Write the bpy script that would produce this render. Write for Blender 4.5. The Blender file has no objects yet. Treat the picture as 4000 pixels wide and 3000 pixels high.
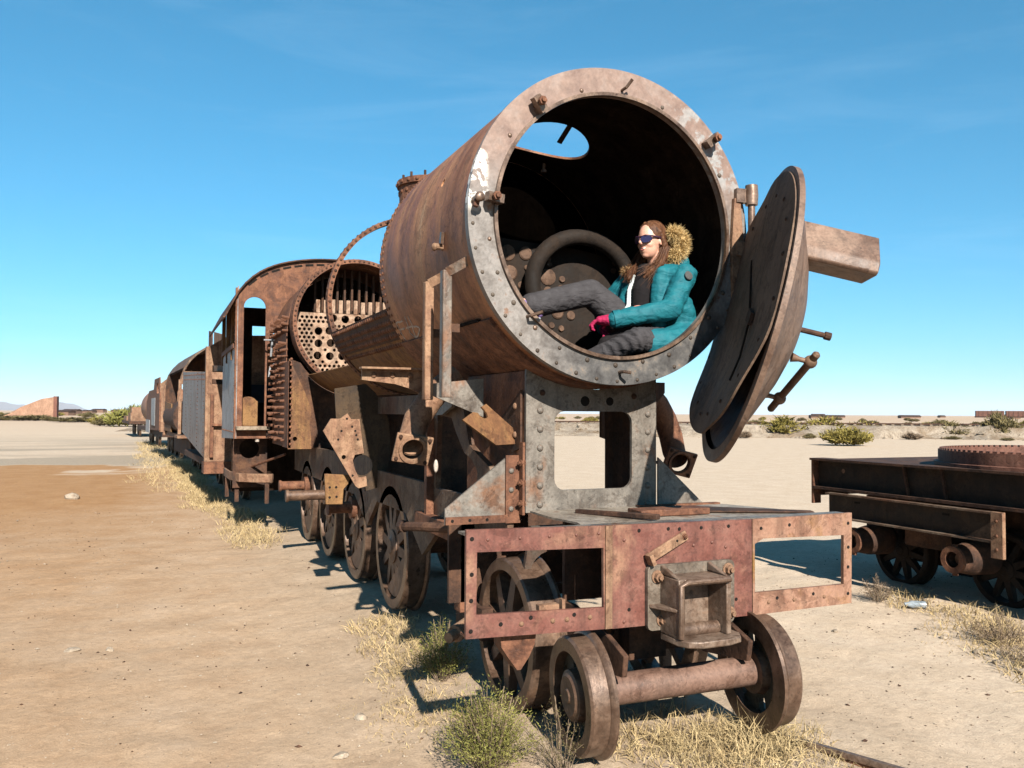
import bpy, bmesh, math, random
from math import pi, sin, cos, radians as R_, sqrt, atan2, hypot
from mathutils import Vector as V, Matrix, noise
from mathutils.geometry import tessellate_polygon
random.seed(7)
scene = bpy.context.scene
COL = scene.collection

# ------------------------------------------------------------------ camera
cam_d = bpy.data.cameras.new('camera')
cam = bpy.data.objects.new('camera', cam_d); COL.objects.link(cam)
cam_d.sensor_width = 36.0; cam_d.lens = 3307.43 / 4000 * 36.0
cam_d.clip_start = 0.05; cam_d.clip_end = 60000
YAW, PITCH, ROLL = 0.39933, 0.034396, 0.005715
_f = V((sin(YAW)*cos(PITCH), cos(YAW)*cos(PITCH), sin(PITCH)))
_r = V((cos(YAW), -sin(YAW), 0)); _u = _r.cross(_f)
r2 = _r*cos(ROLL) + _u*sin(ROLL); u2 = -_r*sin(ROLL) + _u*cos(ROLL)
cam.matrix_world = Matrix(((r2.x, u2.x, -_f.x, -2.5902), (r2.y, u2.y, -_f.y, -3.8454), (r2.z, u2.z, -_f.z, 1.8762), (0, 0, 0, 1)))
scene.camera = cam

# ------------------------------------------------------------------ sky, sun, exposure
SUN_EL, SUN_AZ = R_(32.5), R_(7.0)            # azimuth measured from -Y towards -X
sun_dir = V((-sin(SUN_AZ)*cos(SUN_EL), -cos(SUN_AZ)*cos(SUN_EL), sin(SUN_EL)))
world = bpy.data.worlds.new('World'); scene.world = world; world.use_nodes = True
wn = world.node_tree; wn.nodes.clear()
sky = wn.nodes.new('ShaderNodeTexSky'); sky.sky_type = 'NISHITA'; sky.sun_disc = False
sky.sun_elevation = SUN_EL
sky.sun_rotation = atan2(sun_dir.x, sun_dir.y)
sky.altitude = 3600; sky.air_density = 1.49; sky.dust_density = 0.54; sky.ozone_density = 8.7
hsv = wn.nodes.new('ShaderNodeHueSaturation'); hsv.inputs['Saturation'].default_value = 1.146
hsv.inputs['Hue'].default_value = 0.476
bg = wn.nodes.new('ShaderNodeBackground'); bg.inputs['Strength'].default_value = 0.072
wo = wn.nodes.new('ShaderNodeOutputWorld')
gam = wn.nodes.new('ShaderNodeGamma'); gam.inputs[1].default_value = 0.825
wn.links.new(sky.outputs[0], gam.inputs[0]); wn.links.new(gam.outputs[0], hsv.inputs['Color']); tint = wn.nodes.new('ShaderNodeMix'); tint.data_type = 'RGBA'; tint.blend_type = 'MULTIPLY'; tint.inputs[0].default_value = 1.0
tint.inputs[7].default_value = (0.74, 0.950, 1.0, 1); wn.links.new(hsv.outputs[0], tint.inputs[6])
# faint high wisps of cirrus over the whole dome
wtc = wn.nodes.new('ShaderNodeTexCoord'); wmp = wn.nodes.new('ShaderNodeMapping'); wmp.inputs['Scale'].default_value = (1.6, 1.6, 11.0); wmp.inputs['Rotation'].default_value = (0.10, 0.06, 0.0)
wnz = wn.nodes.new('ShaderNodeTexNoise'); wnz.inputs['Scale'].default_value = 1.7; wnz.inputs['Detail'].default_value = 7.0; wnz.inputs['Roughness'].default_value = 0.62; wnz.inputs['Distortion'].default_value = 0.6
wrp = wn.nodes.new('ShaderNodeMapRange'); wrp.inputs[1].default_value = 0.50; wrp.inputs[2].default_value = 0.80; wrp.inputs[3].default_value = 0.0; wrp.inputs[4].default_value = 0.05
wmx = wn.nodes.new('ShaderNodeMix'); wmx.data_type = 'RGBA'; wmx.inputs[7].default_value = (7.0, 8.3, 9.0, 1)
wn.links.new(wtc.outputs['Generated'], wmp.inputs[0]); wn.links.new(wmp.outputs[0], wnz.inputs['Vector']); wn.links.new(wnz.outputs['Fac'], wrp.inputs[0])
wn.links.new(wrp.outputs[0], wmx.inputs[0]); wn.links.new(tint.outputs[2], wmx.inputs[6]); wn.links.new(wmx.outputs[2], bg.inputs['Color'])
wn.links.new(bg.outputs[0], wo.inputs[0])
sl = bpy.data.lights.new('sun', 'SUN'); sl.energy = 5.0; sl.angle = R_(0.53); sl.color = (1.0, 0.93, 0.83)
so = bpy.data.objects.new('sun', sl); COL.objects.link(so)
so.rotation_euler = sun_dir.to_track_quat('Z', 'Y').to_euler()
scene.view_settings.view_transform = 'Standard'; scene.view_settings.look = 'None'
scene.view_settings.exposure = 1.5; scene.view_settings.gamma = 1.0

# ------------------------------------------------------------------ helpers
def tag(o, label=None, cat=None, group=None, kind=None):
    if label: o['label'] = label
    if cat: o['category'] = cat
    if group: o['group'] = group
    if kind: o['kind'] = kind
    return o
def empty(name, loc=(0, 0, 0), rz=0.0, label=None, cat=None, group=None):
    o = bpy.data.objects.new(name, None); COL.objects.link(o)
    o.location = loc; o.rotation_euler = (0, 0, rz); o.empty_display_size = 0.2
    return tag(o, label, cat, group)
def finish(me, smooth=35):
    bm = bmesh.new(); bm.from_mesh(me)
    bmesh.ops.recalc_face_normals(bm, faces=bm.faces); bm.to_mesh(me); bm.free()
    if smooth is not None:
        me.shade_smooth(); me.set_sharp_from_angle(angle=R_(smooth))
def link(name, me, mat=None, parent=None):
    o = bpy.data.objects.new(name, me); COL.objects.link(o)
    if mat is not None and not me.materials: me.materials.append(mat)
    if parent is not None: o.parent = parent
    return o
def axes(n):
    n = V(n).normalized(); a = V((0, 0, 1)) if abs(n.z) < 0.9 else V((0, 1, 0))
    u = a.cross(n).normalized(); return u, n.cross(u), n
class MB:
    def __init__(s): s.v = []; s.f = []
    def add(s, vs, fs):
        n = len(s.v); s.v += [tuple(p) for p in vs]; s.f += [tuple(i+n for i in f) for f in fs]; return s
    def bx(s, x0, x1, y0, y1, z0, z1):
        return s.add([(x, y, z) for x in (x0, x1) for y in (y0, y1) for z in (z0, z1)],
                     [(0, 1, 3, 2), (4, 6, 7, 5), (0, 4, 5, 1), (2, 3, 7, 6), (0, 2, 6, 4), (1, 5, 7, 3)])
    def bar(s, a, b, w, h, up=(0, 0, 1)):
        a, b = V(a), V(b); d = (b-a).normalized(); r = d.cross(V(up)).normalized(); u = r.cross(d)
        vs = [p + r*i*w/2 + u*j*h/2 for p in (a, b) for i in (-1, 1) for j in (-1, 1)]
        return s.add(vs, [(0, 1, 3, 2), (4, 6, 7, 5), (0, 4, 5, 1), (2, 3, 7, 6), (0, 2, 6, 4), (1, 5, 7, 3)])
    def plate(s, outer, holes, o, u, v, t):
        o, u, v = V(o), V(u), V(v); w = u.cross(v).normalized()
        loops = [outer] + list(holes)
        tris = tessellate_polygon([[V((a, b, 0)) for a, b in l] for l in loops])
        pts = [q for l in loops for q in l]; n = len(pts)
        vs = [o+u*a+v*b for a, b in pts] + [o+u*a+v*b+w*t for a, b in pts]
        fs = [tuple(x) for x in tris] + [tuple(i+n for i in reversed(x)) for x in tris]
        k = 0
        for l in loops:
            m = len(l)
            for i in range(m): fs.append((k+i, k+(i+1) % m, k+(i+1) % m+n, k+i+n))
            k += m
        return s.add(vs, fs)
    def plateY(s, outer, holes, y, t):      # polygon given as (x, z), standing at y, thickness t backwards
        return s.plate(outer, holes, (0, y+t, 0), (1, 0, 0), (0, 0, 1), t)
    def plateX(s, outer, holes, x, t):      # polygon given as (y, z), from x to x+t
        return s.plate(outer, holes, (x, 0, 0), (0, 1, 0), (0, 0, 1), t)
    def plateZ(s, outer, holes, z, t):      # polygon given as (x, y), z to z+t
        return s.plate(outer, holes, (0, 0, z), (1, 0, 0), (0, 1, 0), t)
    def tube(s, path, r, seg=12, caps=True, flat=None):
        path = [V(q) for q in path]; n = len(path)
        rr = r if isinstance(r, (list, tuple)) else [r]*n
        d0 = (path[1]-path[0]).normalized(); u, v, _ = axes(d0); vs = []; fs = []
        for i, q in enumerate(path):
            d = (path[min(i+1, n-1)]-path[max(i-1, 0)]).normalized()
            u = (u - d*u.dot(d)).normalized(); v = d.cross(u)
            for k in range(seg):
                a = 2*pi*k/seg; vs.append(q + (u*cos(a)+v*sin(a))*rr[i])
        for i in range(n-1):
            for k in range(seg):
                a, b = i*seg+k, i*seg+(k+1) % seg; fs.append((a, b, b+seg, a+seg))
        if caps: fs.append(tuple(range(seg))[::-1]); fs.append(tuple((n-1)*seg+k for k in range(seg)))
        return s.add(vs, fs)
    def lathe(s, prof, o, ax, seg=48, a0=0.0, a1=2*pi, closed=True, ref=None):
        o = V(o); u, v, w = axes(ax)
        if ref is not None: u = V(ref).normalized(); v = V(ax).normalized().cross(u); w = V(ax).normalized()
        full = abs(a1-a0-2*pi) < 1e-6; m = seg if full else seg+1; vs = []; fs = []; n = len(prof)
        for k in range(m):
            a = a0+(a1-a0)*k/seg; e = u*cos(a)+v*sin(a)
            for r, h in prof: vs.append(o+e*r+w*h)
        for k in range(seg):
            k2 = (k+1) % m
            for i in range(n if closed else n-1):
                j = (i+1) % n; fs.append((k*n+i, k*n+j, k2*n+j, k2*n+i))
        if not full and closed:
            fs.append(tuple(range(n))); fs.append(tuple((m-1)*n+i for i in range(n))[::-1])
        return s.add(vs, fs)
    def cyl(s, a, b, r, seg=16): return s.tube([a, b], r, seg)
    def blob(s, c, rx, ry, rz, seg=16, rings=10):
        vs = [(c[0], c[1], c[2]+rz)]; fs = []
        for i in range(1, rings):
            t = pi*i/rings
            for k in range(seg): vs.append((c[0]+rx*sin(t)*cos(2*pi*k/seg), c[1]+ry*sin(t)*sin(2*pi*k/seg), c[2]+rz*cos(t)))
        vs.append((c[0], c[1], c[2]-rz)); L = len(vs)-1
        for k in range(seg): fs.append((0, 1+k, 1+(k+1) % seg)); fs.append((L, L-seg+(k+1) % seg, L-seg+k))
        for i in range(rings-2):
            for k in range(seg):
                a = 1+i*seg+k; b = 1+i*seg+(k+1) % seg; fs.append((a, a+seg, b+seg, b))
        return s.add(vs, fs)
    def mesh(s, name, smooth=35):
        me = bpy.data.meshes.new(name); me.from_pydata(s.v, [], s.f); finish(me, smooth); return me
    def obj(s, name, mat, parent=None, smooth=35):
        return link(name, s.mesh(name, smooth), mat, parent)
def cut(o, *cutters):
    """boolean-subtract cutter MBs and bake the result"""
    tmp = []
    for c in cutters:
        k = c.obj('cutter', None); tmp.append(k)
        m = o.modifiers.new('b', 'BOOLEAN'); m.operation = 'DIFFERENCE'; m.object = k; m.solver = 'EXACT'
    dg = bpy.context.evaluated_depsgraph_get()
    me = bpy.data.meshes.new_from_object(o.evaluated_get(dg)); o.modifiers.clear(); o.data = me
    for k in tmp: bpy.data.objects.remove(k)
    me.shade_smooth(); me.set_sharp_from_angle(angle=R_(35)); return o
def rect(x0, x1, z0, z1, r=0.0, n=4):
    if r <= 0: return [(x0, z0), (x1, z0), (x1, z1), (x0, z1)]
    out = []
    for cx, cz, a in ((x1-r, z0+r, -pi/2), (x1-r, z1-r, 0), (x0+r, z1-r, pi/2), (x0+r, z0+r, pi)):
        for k in range(n+1): t = a+pi/2*k/n; out.append((cx+r*cos(t), cz+r*sin(t)))
    return out
def circ(cx, cz, r, n=16, rz=None):
    rz = rz or r; return [(cx+r*cos(2*pi*k/n), cz+rz*sin(2*pi*k/n)) for k in range(n)]
def place(o, loc, n, scale=1.0, spin=0.0):
    u, v, w = axes(n)
    if spin: u, v = u*cos(spin)+v*sin(spin), v*cos(spin)-u*sin(spin)
    s = scale
    o.matrix_local = Matrix(((u.x*s, v.x*s, w.x*s, loc[0]), (u.y*s, v.y*s, w.y*s, loc[1]), (u.z*s, v.z*s, w.z*s, loc[2]), (0, 0, 0, 1)))

# ------------------------------------------------------------------ materials
def newmat(name):
    m = bpy.data.materials.new(name); m.use_nodes = True; nt = m.node_tree
    b = nt.nodes['Principled BSDF']; return m, nt, b
class N:
    def __init__(s, nt): s.nt = nt
    def n(s, t, **k):
        x = s.nt.nodes.new(t)
        for a, v in k.items(): setattr(x, a, v)
        return x
    def l(s, a, b): s.nt.links.new(a, b)
    def coord(s, sc=(1, 1, 1), kind='Object'):
        t = s.n('ShaderNodeTexCoord'); m = s.n('ShaderNodeMapping'); m.inputs['Scale'].default_value = sc
        s.l(t.outputs[kind], m.inputs['Vector']); return m.outputs[0]
    def noise(s, vec, scale, detail=6, rough=0.6, dist=0.0):
        x = s.n('ShaderNodeTexNoise'); s.l(vec, x.inputs['Vector'])
        x.inputs['Scale'].default_value = scale; x.inputs['Detail'].default_value = detail
        x.inputs['Roughness'].default_value = rough; x.inputs['Distortion'].default_value = dist
        return x.outputs['Fac']
    def ramp(s, fac, stops, interp='LINEAR'):
        x = s.n('ShaderNodeValToRGB'); s.l(fac, x.inputs[0]); e = x.color_ramp.elements; x.color_ramp.interpolation = interp
        rgba = lambda c: (c, c, c, 1) if isinstance(c, (int, float)) else (*c, 1)
        e[1].position = stops[-1][0]; e[0].position = stops[0][0]; e[0].color = rgba(stops[0][1]); e[1].color = rgba(stops[-1][1])
        for p, c in stops[1:-1]: q = e.new(p); q.color = rgba(c)
        return x.outputs[0]
    def mix(s, fac, a, b, mode='MIX'):
        x = s.n('ShaderNodeMix', data_type='RGBA', blend_type=mode)
        for i, v in ((0, fac), (6, a), (7, b)):
            if isinstance(v, (int, float)): x.inputs[i].default_value = v
            elif isinstance(v, tuple): x.inputs[i].default_value = (*v, 1)
            else: s.l(v, x.inputs[i])
        return x.outputs[2]
    def math(s, op, a, b=None, c=None, clamp=False):
        x = s.n('ShaderNodeMath', operation=op, use_clamp=clamp)
        for i, v in enumerate((a, b, c)):
            if v is None: continue
            if isinstance(v, (int, float)): x.inputs[i].default_value = v
            else: s.l(v, x.inputs[i])
        return x.outputs[0]
    def mrange(s, v, a, b, c=0.0, d=1.0):
        x = s.n('ShaderNodeMapRange'); s.l(v, x.inputs[0])
        for i, k in enumerate((a, b, c, d)): x.inputs[i+1].default_value = k
        return x.outputs[0]
    def bump(s, h, strength, dist, bsdf):
        x = s.n('ShaderNodeBump'); x.inputs['Strength'].default_value = strength; x.inputs['Distance'].default_value = dist
        s.l(h, x.inputs['Height']); s.l(x.outputs[0], bsdf.inputs['Normal'])
BRIGHT = {'pale_tube_plate', 'grey_wood', 'chalk_line', 'bare_hill', 'gravel_bank', 'shrub_green', 'dull_green', 'yellow_green', 'straw', 'dry_twig', 'pale_stone', 'pale_plastic', 'adobe', 'adobe_brick', 'sooty_iron', 'tender_paint', 'flaking_grey_paint', 'shell_rust', 'ramp_dust'}
def rust(name, cols, scale=5, rough=0.78, bump=0.35, stretch=(1, 1, 1), patch=None, pscale=1.6, pth=(0.5, 0.62), spec=0.35, metal=0.0, patch2=None, dk=None, streak=0.7, flake=0.55):
    dk = dk if dk else (1.0 if name in BRIGHT else .86)
    wm = (1.0, 1.0, 1.0) if name in BRIGHT else (1.06, .98, .88)
    dim = lambda q: tuple(x*dk*w for x, w in zip(q, wm))
    cols = [dim(q) for q in cols]; patch = dim(patch) if patch else None; patch2 = dim(patch2) if patch2 else None; spec *= .7
    m, nt, b = newmat(name); k = N(nt); vec = k.coord(stretch); iso = k.coord()
    f = k.noise(vec, scale, 6, 0.70, 0.3); c = k.ramp(f, [(0.28+0.44*i/(len(cols)-1), q) for i, q in enumerate(cols)])
    if patch:
        pm = k.ramp(k.noise(vec, pscale, 6, 0.62, 0.5), [(pth[0], 0.0), (pth[1], 1.0)]); c = k.mix(pm, c, patch)
    if patch2:
        pm = k.ramp(k.noise(iso, pscale*2.3, 6, 0.7, 0.2), [(0.56, 0.0), (0.63, 1.0)]); c = k.mix(pm, c, patch2)
    runs = k.ramp(k.noise(k.coord((7.0, 7.0, 0.55)), 1.6, 6, 0.62, 0.15), [(0.30, 0.42), (0.52, 1.0)]); c = k.mix(streak, c, runs, 'MULTIPLY')
    blot = k.ramp(k.noise(iso, 0.9, 5, 0.6, 0.4), [(0.30, 0.62), (0.62, 1.0)]); c = k.mix(streak, c, blot, 'MULTIPLY')
    flk = k.ramp(k.noise(iso, 6.5, 6, 0.74, 0.7), [(0.535, 0.0), (0.555, 1.0)]); c = k.mix(k.math('MULTIPLY', flk, flake), c, k.mix(1.0, c, (0.50, 0.44, 0.40), 'MULTIPLY'))
    fine = k.noise(iso, 60, 5, 0.7)
    c = k.mix(0.5, c, k.ramp(fine, [(0.3, 0.25), (0.7, 0.75)]), 'OVERLAY')
    pits = k.ramp(k.noise(iso, 28, 3, 0.5), [(0.30, 0.35), (0.40, 1.0)]); c = k.mix(0.55, c, pits, 'MULTIPLY')
    k.l(c, b.inputs['Base Color']); b.inputs['Roughness'].default_value = rough; b.inputs['Metallic'].default_value = metal
    b.inputs['Specular IOR Level'].default_value = spec
    k.l(k.ramp(f, [(0.3, max(0.2, rough-0.18)), (0.7, min(1, rough+0.12))]), b.inputs['Roughness'])
    h = k.math('ADD', k.math('MULTIPLY', k.noise(iso, 16, 6, 0.68), 1.0), k.math('ADD', k.math('MULTIPLY', pits, 0.35), k.math('MULTIPLY', flk, -0.22*flake)))
    k.bump(h, bump, 0.012, b); return m
M = {}
M['shell'] = rust('shell_rust', [(.17, .066, .030), (.33, .132, .060), (.45, .215, .100), (.50, .32, .19)], 2.6, .66, .16, (.30, 1.3, .30), (.20, .075, .036), 1.3, (.50, .70), spec=.45)
M['inner'] = rust('sooty_iron', [(.012, .008, .006), (.026, .016, .011), (.048, .030, .020)], 5, .95, .2, spec=.06)
M['rust'] = rust('brown_rust', [(.07, .034, .024), (.15, .068, .042), (.24, .115, .070), (.30, .17, .11)], 6, .8, .4)
M['rust_light'] = rust('dusty_rust', [(.16, .085, .055), (.26, .15, .10), (.34, .22, .15), (.38, .27, .19)], 5, .82, .35)
M['rust_dark'] = rust('dark_rust', [(.022, .014, .011), (.055, .030, .021), (.11, .058, .038), (.16, .09, .055)], 5, .85, .4)
M['ochre'] = rust('ochre_rust', [(.10, .048, .028), (.19, .095, .045), (.28, .165, .072), (.25, .13, .075)], 4, .8, .3, (1, 1, .5))
M['red'] = rust('faded_red_paint', [(.115, .042, .034), (.17, .066, .054), (.21, .092, .075), (.25, .135, .11)], 4.5, .6, .15, (1, 1, 1), (.30, .17, .12), 1.35, (.56, .64), spec=.5, patch2=(.20, .09, .07))
M['grey'] = rust('grey_paint_iron', [(.11, .095, .085), (.18, .168, .158), (.25, .240, .228), (.19, .115, .08)], 5, .55, .3, (1, 1, .8), (.22, .12, .075), 2.2, (.56, .66), spec=.5, metal=.15)
M['steel'] = rust('worn_steel', [(.13, .085, .065), (.21, .145, .115), (.28, .205, .165), (.24, .155, .11)], 6, .42, .15, spec=.6, metal=.45)
M['wheel'] = rust('wheel_iron', [(.07, .045, .034), (.14, .085, .060), (.21, .135, .095), (.26, .165, .105)], 7, .6, .3, spec=.5, metal=.2)
M['bluegrey'] = rust('flaking_grey_paint', [(.22, .20, .19), (.30, .30, .31), (.36, .37, .39), (.20, .125, .085)], 4, .6, .25, (1, 1, .5), (.24, .15, .10), 1.5, (.56, .68), spec=.5)
M['tube'] = rust('pale_tube_plate', [(.20, .115, .068), (.38, .25, .17), (.50, .37, .27)], 7, .8, .5, patch=(.22, .12, .07), pscale=4, pth=(.55, .62))
M['wood'] = rust('grey_wood', [(.16, .12, .08), (.28, .22, .16), (.38, .31, .23)], 9, .85, .3, (1, 6, 1))
M['chalk'] = rust('chalk_line', [(.40, .33, .27), (.55, .48, .42)], 30, .9, .1)
# ---- smokebox ring: flaked paint, rust, white-wash remains on the left
def ring_mat():
    m, nt, b = newmat('ring_paint'); k = N(nt); vec = k.coord(); sep = k.n('ShaderNodeSeparateXYZ'); k.l(vec, sep.inputs[0])
    X, Z = sep.outputs[0], sep.outputs[2]
    n1 = k.noise(vec, 4.5, 9, .68, .4); n2 = k.noise(vec, 9, 8, .7, .2); n3 = k.noise(vec, 26, 6, .7)
    pink = k.ramp(n1, [(.30, (.14, .080, .060)), (.50, (.215, .140, .108)), (.68, (.27, .20, .168))])
    silver = k.ramp(n2, [(.30, (.09, .070, .058)), (.46, (.155, .135, .120)), (.58, (.225, .205, .19)), (.68, (.17, .095, .060))])
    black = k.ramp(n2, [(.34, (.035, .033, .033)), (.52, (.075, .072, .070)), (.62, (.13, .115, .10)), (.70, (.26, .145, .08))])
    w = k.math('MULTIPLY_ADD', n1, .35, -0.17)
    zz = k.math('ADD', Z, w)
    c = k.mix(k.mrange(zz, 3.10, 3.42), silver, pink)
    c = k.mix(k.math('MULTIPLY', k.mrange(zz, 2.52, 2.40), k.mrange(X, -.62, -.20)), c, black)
    gp = k.math('MULTIPLY', k.ramp(n2, [(.50, 0.0), (.56, 1.0)]), k.math('MULTIPLY', k.mrange(X, .30, .55), k.mrange(Z, 3.25, 3.4)))
    c = k.mix(gp, c, (.27, .26, .25))
    # limewash splash on the left
    mk = k.math('MULTIPLY', k.mrange(X, -.84, -.88), k.math('MULTIPLY', k.mrange(Z, 3.02, 3.10), k.mrange(Z, 3.46, 3.34)))
    wp = k.math('MULTIPLY', k.ramp(k.noise(vec, 13, 5, .6, .5), [(.49, 0.0), (.52, 1.0)]), mk)
    c = k.mix(wp, c, (.70, .67, .62))
    c = k.mix(.45, c, k.ramp(n3, [(.3, .25), (.7, .75)]), 'OVERLAY')
    k.l(c, b.inputs['Base Color']); b.inputs['Metallic'].default_value = .1
    k.l(k.ramp(n2, [(.35, .42), (.65, .72)]), b.inputs['Roughness'])
    k.bump(k.noise(vec, 20, 8, .65), .25, .01, b); return m
M['ring'] = ring_mat()
M['ringriv'] = rust('ring_rivet', [(.10, .082, .068), (.17, .145, .125)], 9, .6, .2)
M['wheeldark2'] = rust('blackened_rivet', [(.05, .04, .034), (.10, .08, .065)], 9, .6, .2)

# ------------------------------------------------------------------ shared small hardware
def hemi(seg=10, rings=4):
    b = MB(); b.lathe([(0.0, .62)] + [(cos(t), .62*sin(t)) for t in [pi/2*(rings-1-i)/(rings-1)*.98 for i in range(rings)]] + [(1.0, -.15), (0, -.15)], (0, 0, 0), (0, 0, 1), seg, closed=False)
    return b.mesh('rivet_head', 60)
RIVET = {}
def rivet(parent, loc, n, r=.016, mat='rust', name='rivet'):
    if mat not in RIVET: me = hemi(); me.materials.append(M[mat]); RIVET[mat] = me
    o = link(name, RIVET[mat], None, parent); place(o, loc, n, r); return o
BOLT = {}
def bolt(parent, loc, n, r=.022, mat='rust', name='bolt'):
    if mat not in BOLT:
        b = MB(); b.lathe([(0, 0), (1.45, 0), (1.45, .25), (0, .25)], (0, 0, 0), (0, 0, 1), 14, closed=False)
        b.lathe([(0, .25), (1, .25), (1, 1.2), (0, 1.3)], (0, 0, 0), (0, 0, 1), 6, closed=False)
        b.lathe([(0, 1.2), (.5, 1.2), (.5, 1.9), (0, 1.95)], (0, 0, 0), (0, 0, 1), 10, closed=False)
        me = b.mesh('bolt'); me.materials.append(M[mat]); BOLT[mat] = me
    o = link(name, BOLT[mat], None, parent); place(o, loc, n, r, random.uniform(0, 1)); return o
def rivet_rows(name, pts, mat, parent, r=.014):
    b = MB()
    for loc, n in pts:
        u, v, w = axes(n); o = V(loc)
        ring = lambda rr, h: [o + (u*cos(2*pi*k/7)+v*sin(2*pi*k/7))*rr*r + w*h*r for k in range(7)]
        vs = ring(1, -.1) + ring(.75, .45) + [o + w*.65*r]
        b.add(vs, [(k, (k+1) % 7, 7+(k+1) % 7, 7+k) for k in range(7)] + [(7+k, 7+(k+1) % 7, 14) for k in range(7)])
    return tag(b.obj(name, mat, parent, 60), kind='stuff')

ZC = 3.022
loco = empty('steam_locomotive', (0, 0, 0), 0, 'rusted steam locomotive hulk with open smokebox facing the viewer', 'locomotive')
L = loco
YP = V((0, 1, 0)); XP = V((1, 0, 0)); CEN = V((0, 0, ZC))
def pol(r, deg, y): return (r*cos(R_(deg)), y, ZC+r*sin(R_(deg)))

# ------------------------------------------------------------------ smokebox
b = MB(); b.lathe([(.966, .68), (.966, 2.72), (.950, 2.72), (.950, .68)], CEN, YP, 160)
smoke = b.obj('smokebox', M['shell'], L)
c1 = MB(); c1.lathe([(0, 0), (.34, 0), (.34, .9), (0, .9)], (.10, 1.93, 3.6), (0, 0, 1), 40, closed=False)
c2_ = MB(); c2_.cyl((.7, .83, 3.11), (1.2, .83, 3.13), .026, 14)
c3 = MB(); c3.cyl(pol(.85, 160, 1.30), pol(1.05, 160, 1.30), .028, 10)
cut(smoke, c1, c2_, c3)
smoke.data.materials.clear(); smoke.data.materials.append(M['shell'])
b = MB(); b.lathe([(.9485, .695), (.9485, 2.595), (.9475, 2.595), (.9475, .695)], CEN, YP, 120)
soot = b.obj('smokebox_lining', M['inner'], L)
c1b = MB(); c1b.lathe([(0, 0), (.345, 0), (.345, .9), (0, .9)], (.10, 1.93, 3.6), (0, 0, 1), 40, closed=False)
c2b = MB(); c2b.cyl((.7, .83, 3.11), (1.2, .83, 3.13), .028, 14)
c3b = MB(); c3b.cyl(pol(.85, 160, 1.30), pol(1.05, 160, 1.30), .03, 10)
cut(soot, c1b, c2b, c3b); soot.data.materials.clear(); soot.data.materials.append(M['inner'])
tag(soot, 'soot-black inside of the smokebox')
# front ring
b = MB(); b.lathe([(.972, .648), (.972, .70), (.945, .70), (.94, .69), (.803, .69), (.803, .648)], CEN, YP, 160)
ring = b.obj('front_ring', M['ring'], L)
b = MB(); b.lathe([(.818, .626), (.818, .6465), (.797, .6465), (.797, .626)], CEN, YP, 160); b.obj('ring_lip', M['steel'], ring)
for k in range(42):
    a = -176 + k*8.6
    if -14 < (a+180) % 360 - 180 < 172: continue
    rivet(ring, pol(.945+random.uniform(-.004, .004), a, .648), (0, -1, 0), random.uniform(.011, .014), 'wheeldark2' if -130 < a < -40 else 'ringriv')
for k in range(26):
    a = -170+k*13.2
    if -20 < a < 172 and k % 3: continue
    rivet(ring, pol(.853+random.uniform(-.012, .012), a, .648), (0, -1, 0), random.uniform(.012, .016), 'wheeldark2' if -130 < a < -40 else random.choice(['steel', 'ringriv']))
# door dogs and pins on the ring
def dog(pos, ang):
    e = V((cos(R_(ang)), 0, sin(R_(ang)))); t = V((-e.z, 0, e.x)); p0 = V(pos)
    g = MB(); g.bar(p0 + V((0, -.045, 0)) - e*.055, p0 + V((0, -.06, 0)) + e*.045, .05, .05, (0, 1, 0))
    g.bar(p0 + V((0, -.02, 0)) - e*.05, p0 + V((0, -.02, 0)) - e*.015, .05, .06, (0, 1, 0))
    o = g.obj('door_dog', M['steel'], ring)
    g = MB(); g.cyl(p0 + V((0, .01, 0)), p0 + V((0, -.13, 0)), .014, 10); g.lathe([(0, -.09), (.026, -.09), (.026, -.115), (0, -.115)], p0, YP, 6, closed=False)
    g.obj('dog_stud', M['rust'], ring)
dog((-.555, .648, 3.685), 130); dog((-.835, .648, 3.10), 175); dog((.67, .648, 3.63), 42)
g = MB(); g.cyl((-.93, .65, 3.09), (-.93, .57, 3.09), .022, 12); g.blob((-.93, .565, 3.09), .030, .02, .030, 10, 6); g.obj('dog_stud', M['steel'], ring)
g = MB(); g.bar((-.93, .60, 3.10), (-.945, .60, 3.04), .03, .03, (0, 1, 0)); g.obj('door_dog', M['rust'], ring)
for (x, z, dx, dz) in ((.03, 3.87, .04, .07), (-.60, 2.44, .10, .035), (.015, 2.13, .05, -.012)):
    g = MB(); g.tube([(x, .65, z), (x, .59, z), (x+dx*.6, .56, z+dz*.6)], .010, 8); g.obj('locating_pin', M['steel'], ring)
# hinge column on the right of the ring
g = MB(); g.cyl((.975, .60, 2.62), (.975, .60, 3.36), .024, 14); g.obj('hinge_pin', M['steel'], ring)
for z in (3.30, 2.95):
    g = MB(); g.lathe([(.0, -.06), (.040, -.06), (.044, .0), (.040, .07), (0, .07)], (.975, .60, z), (0, 0, 1), 16, closed=False)
    g.bar((.97, .62, z), (.87, .635, z), .05, .09); g.obj('hinge_eye', M['steel'] if z > 3 else M['rust_light'], ring)
b = MB(); b.plateY([(.845, 2.60), (.90, 2.62), (.925, 3.0), (.90, 3.28), (.855, 3.28), (.835, 3.0)], [], .618, .028); b.obj('hinge_strap', M['rust_light'], ring)
# hardware on the smokebox flank
g = MB(); q = V(pol(.966, -172.8, 1.14)); g.cyl(q + V((.03, 0, 0)), q + V((-.05, 0, .005)), .020, 10); g.blob(q + V((-.055, 0, 0)), .018, .026, .026, 10, 6); g.obj('washout_stud', M['rust_light'], smoke)
g = MB(); q = V(pol(.966, -172.8, 1.14)); g.bar(q + V((-.02, -.03, .02)), q + V((-.02, -.05, .085)), .02, .03); g.obj('clip', M['steel'], smoke)
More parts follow.
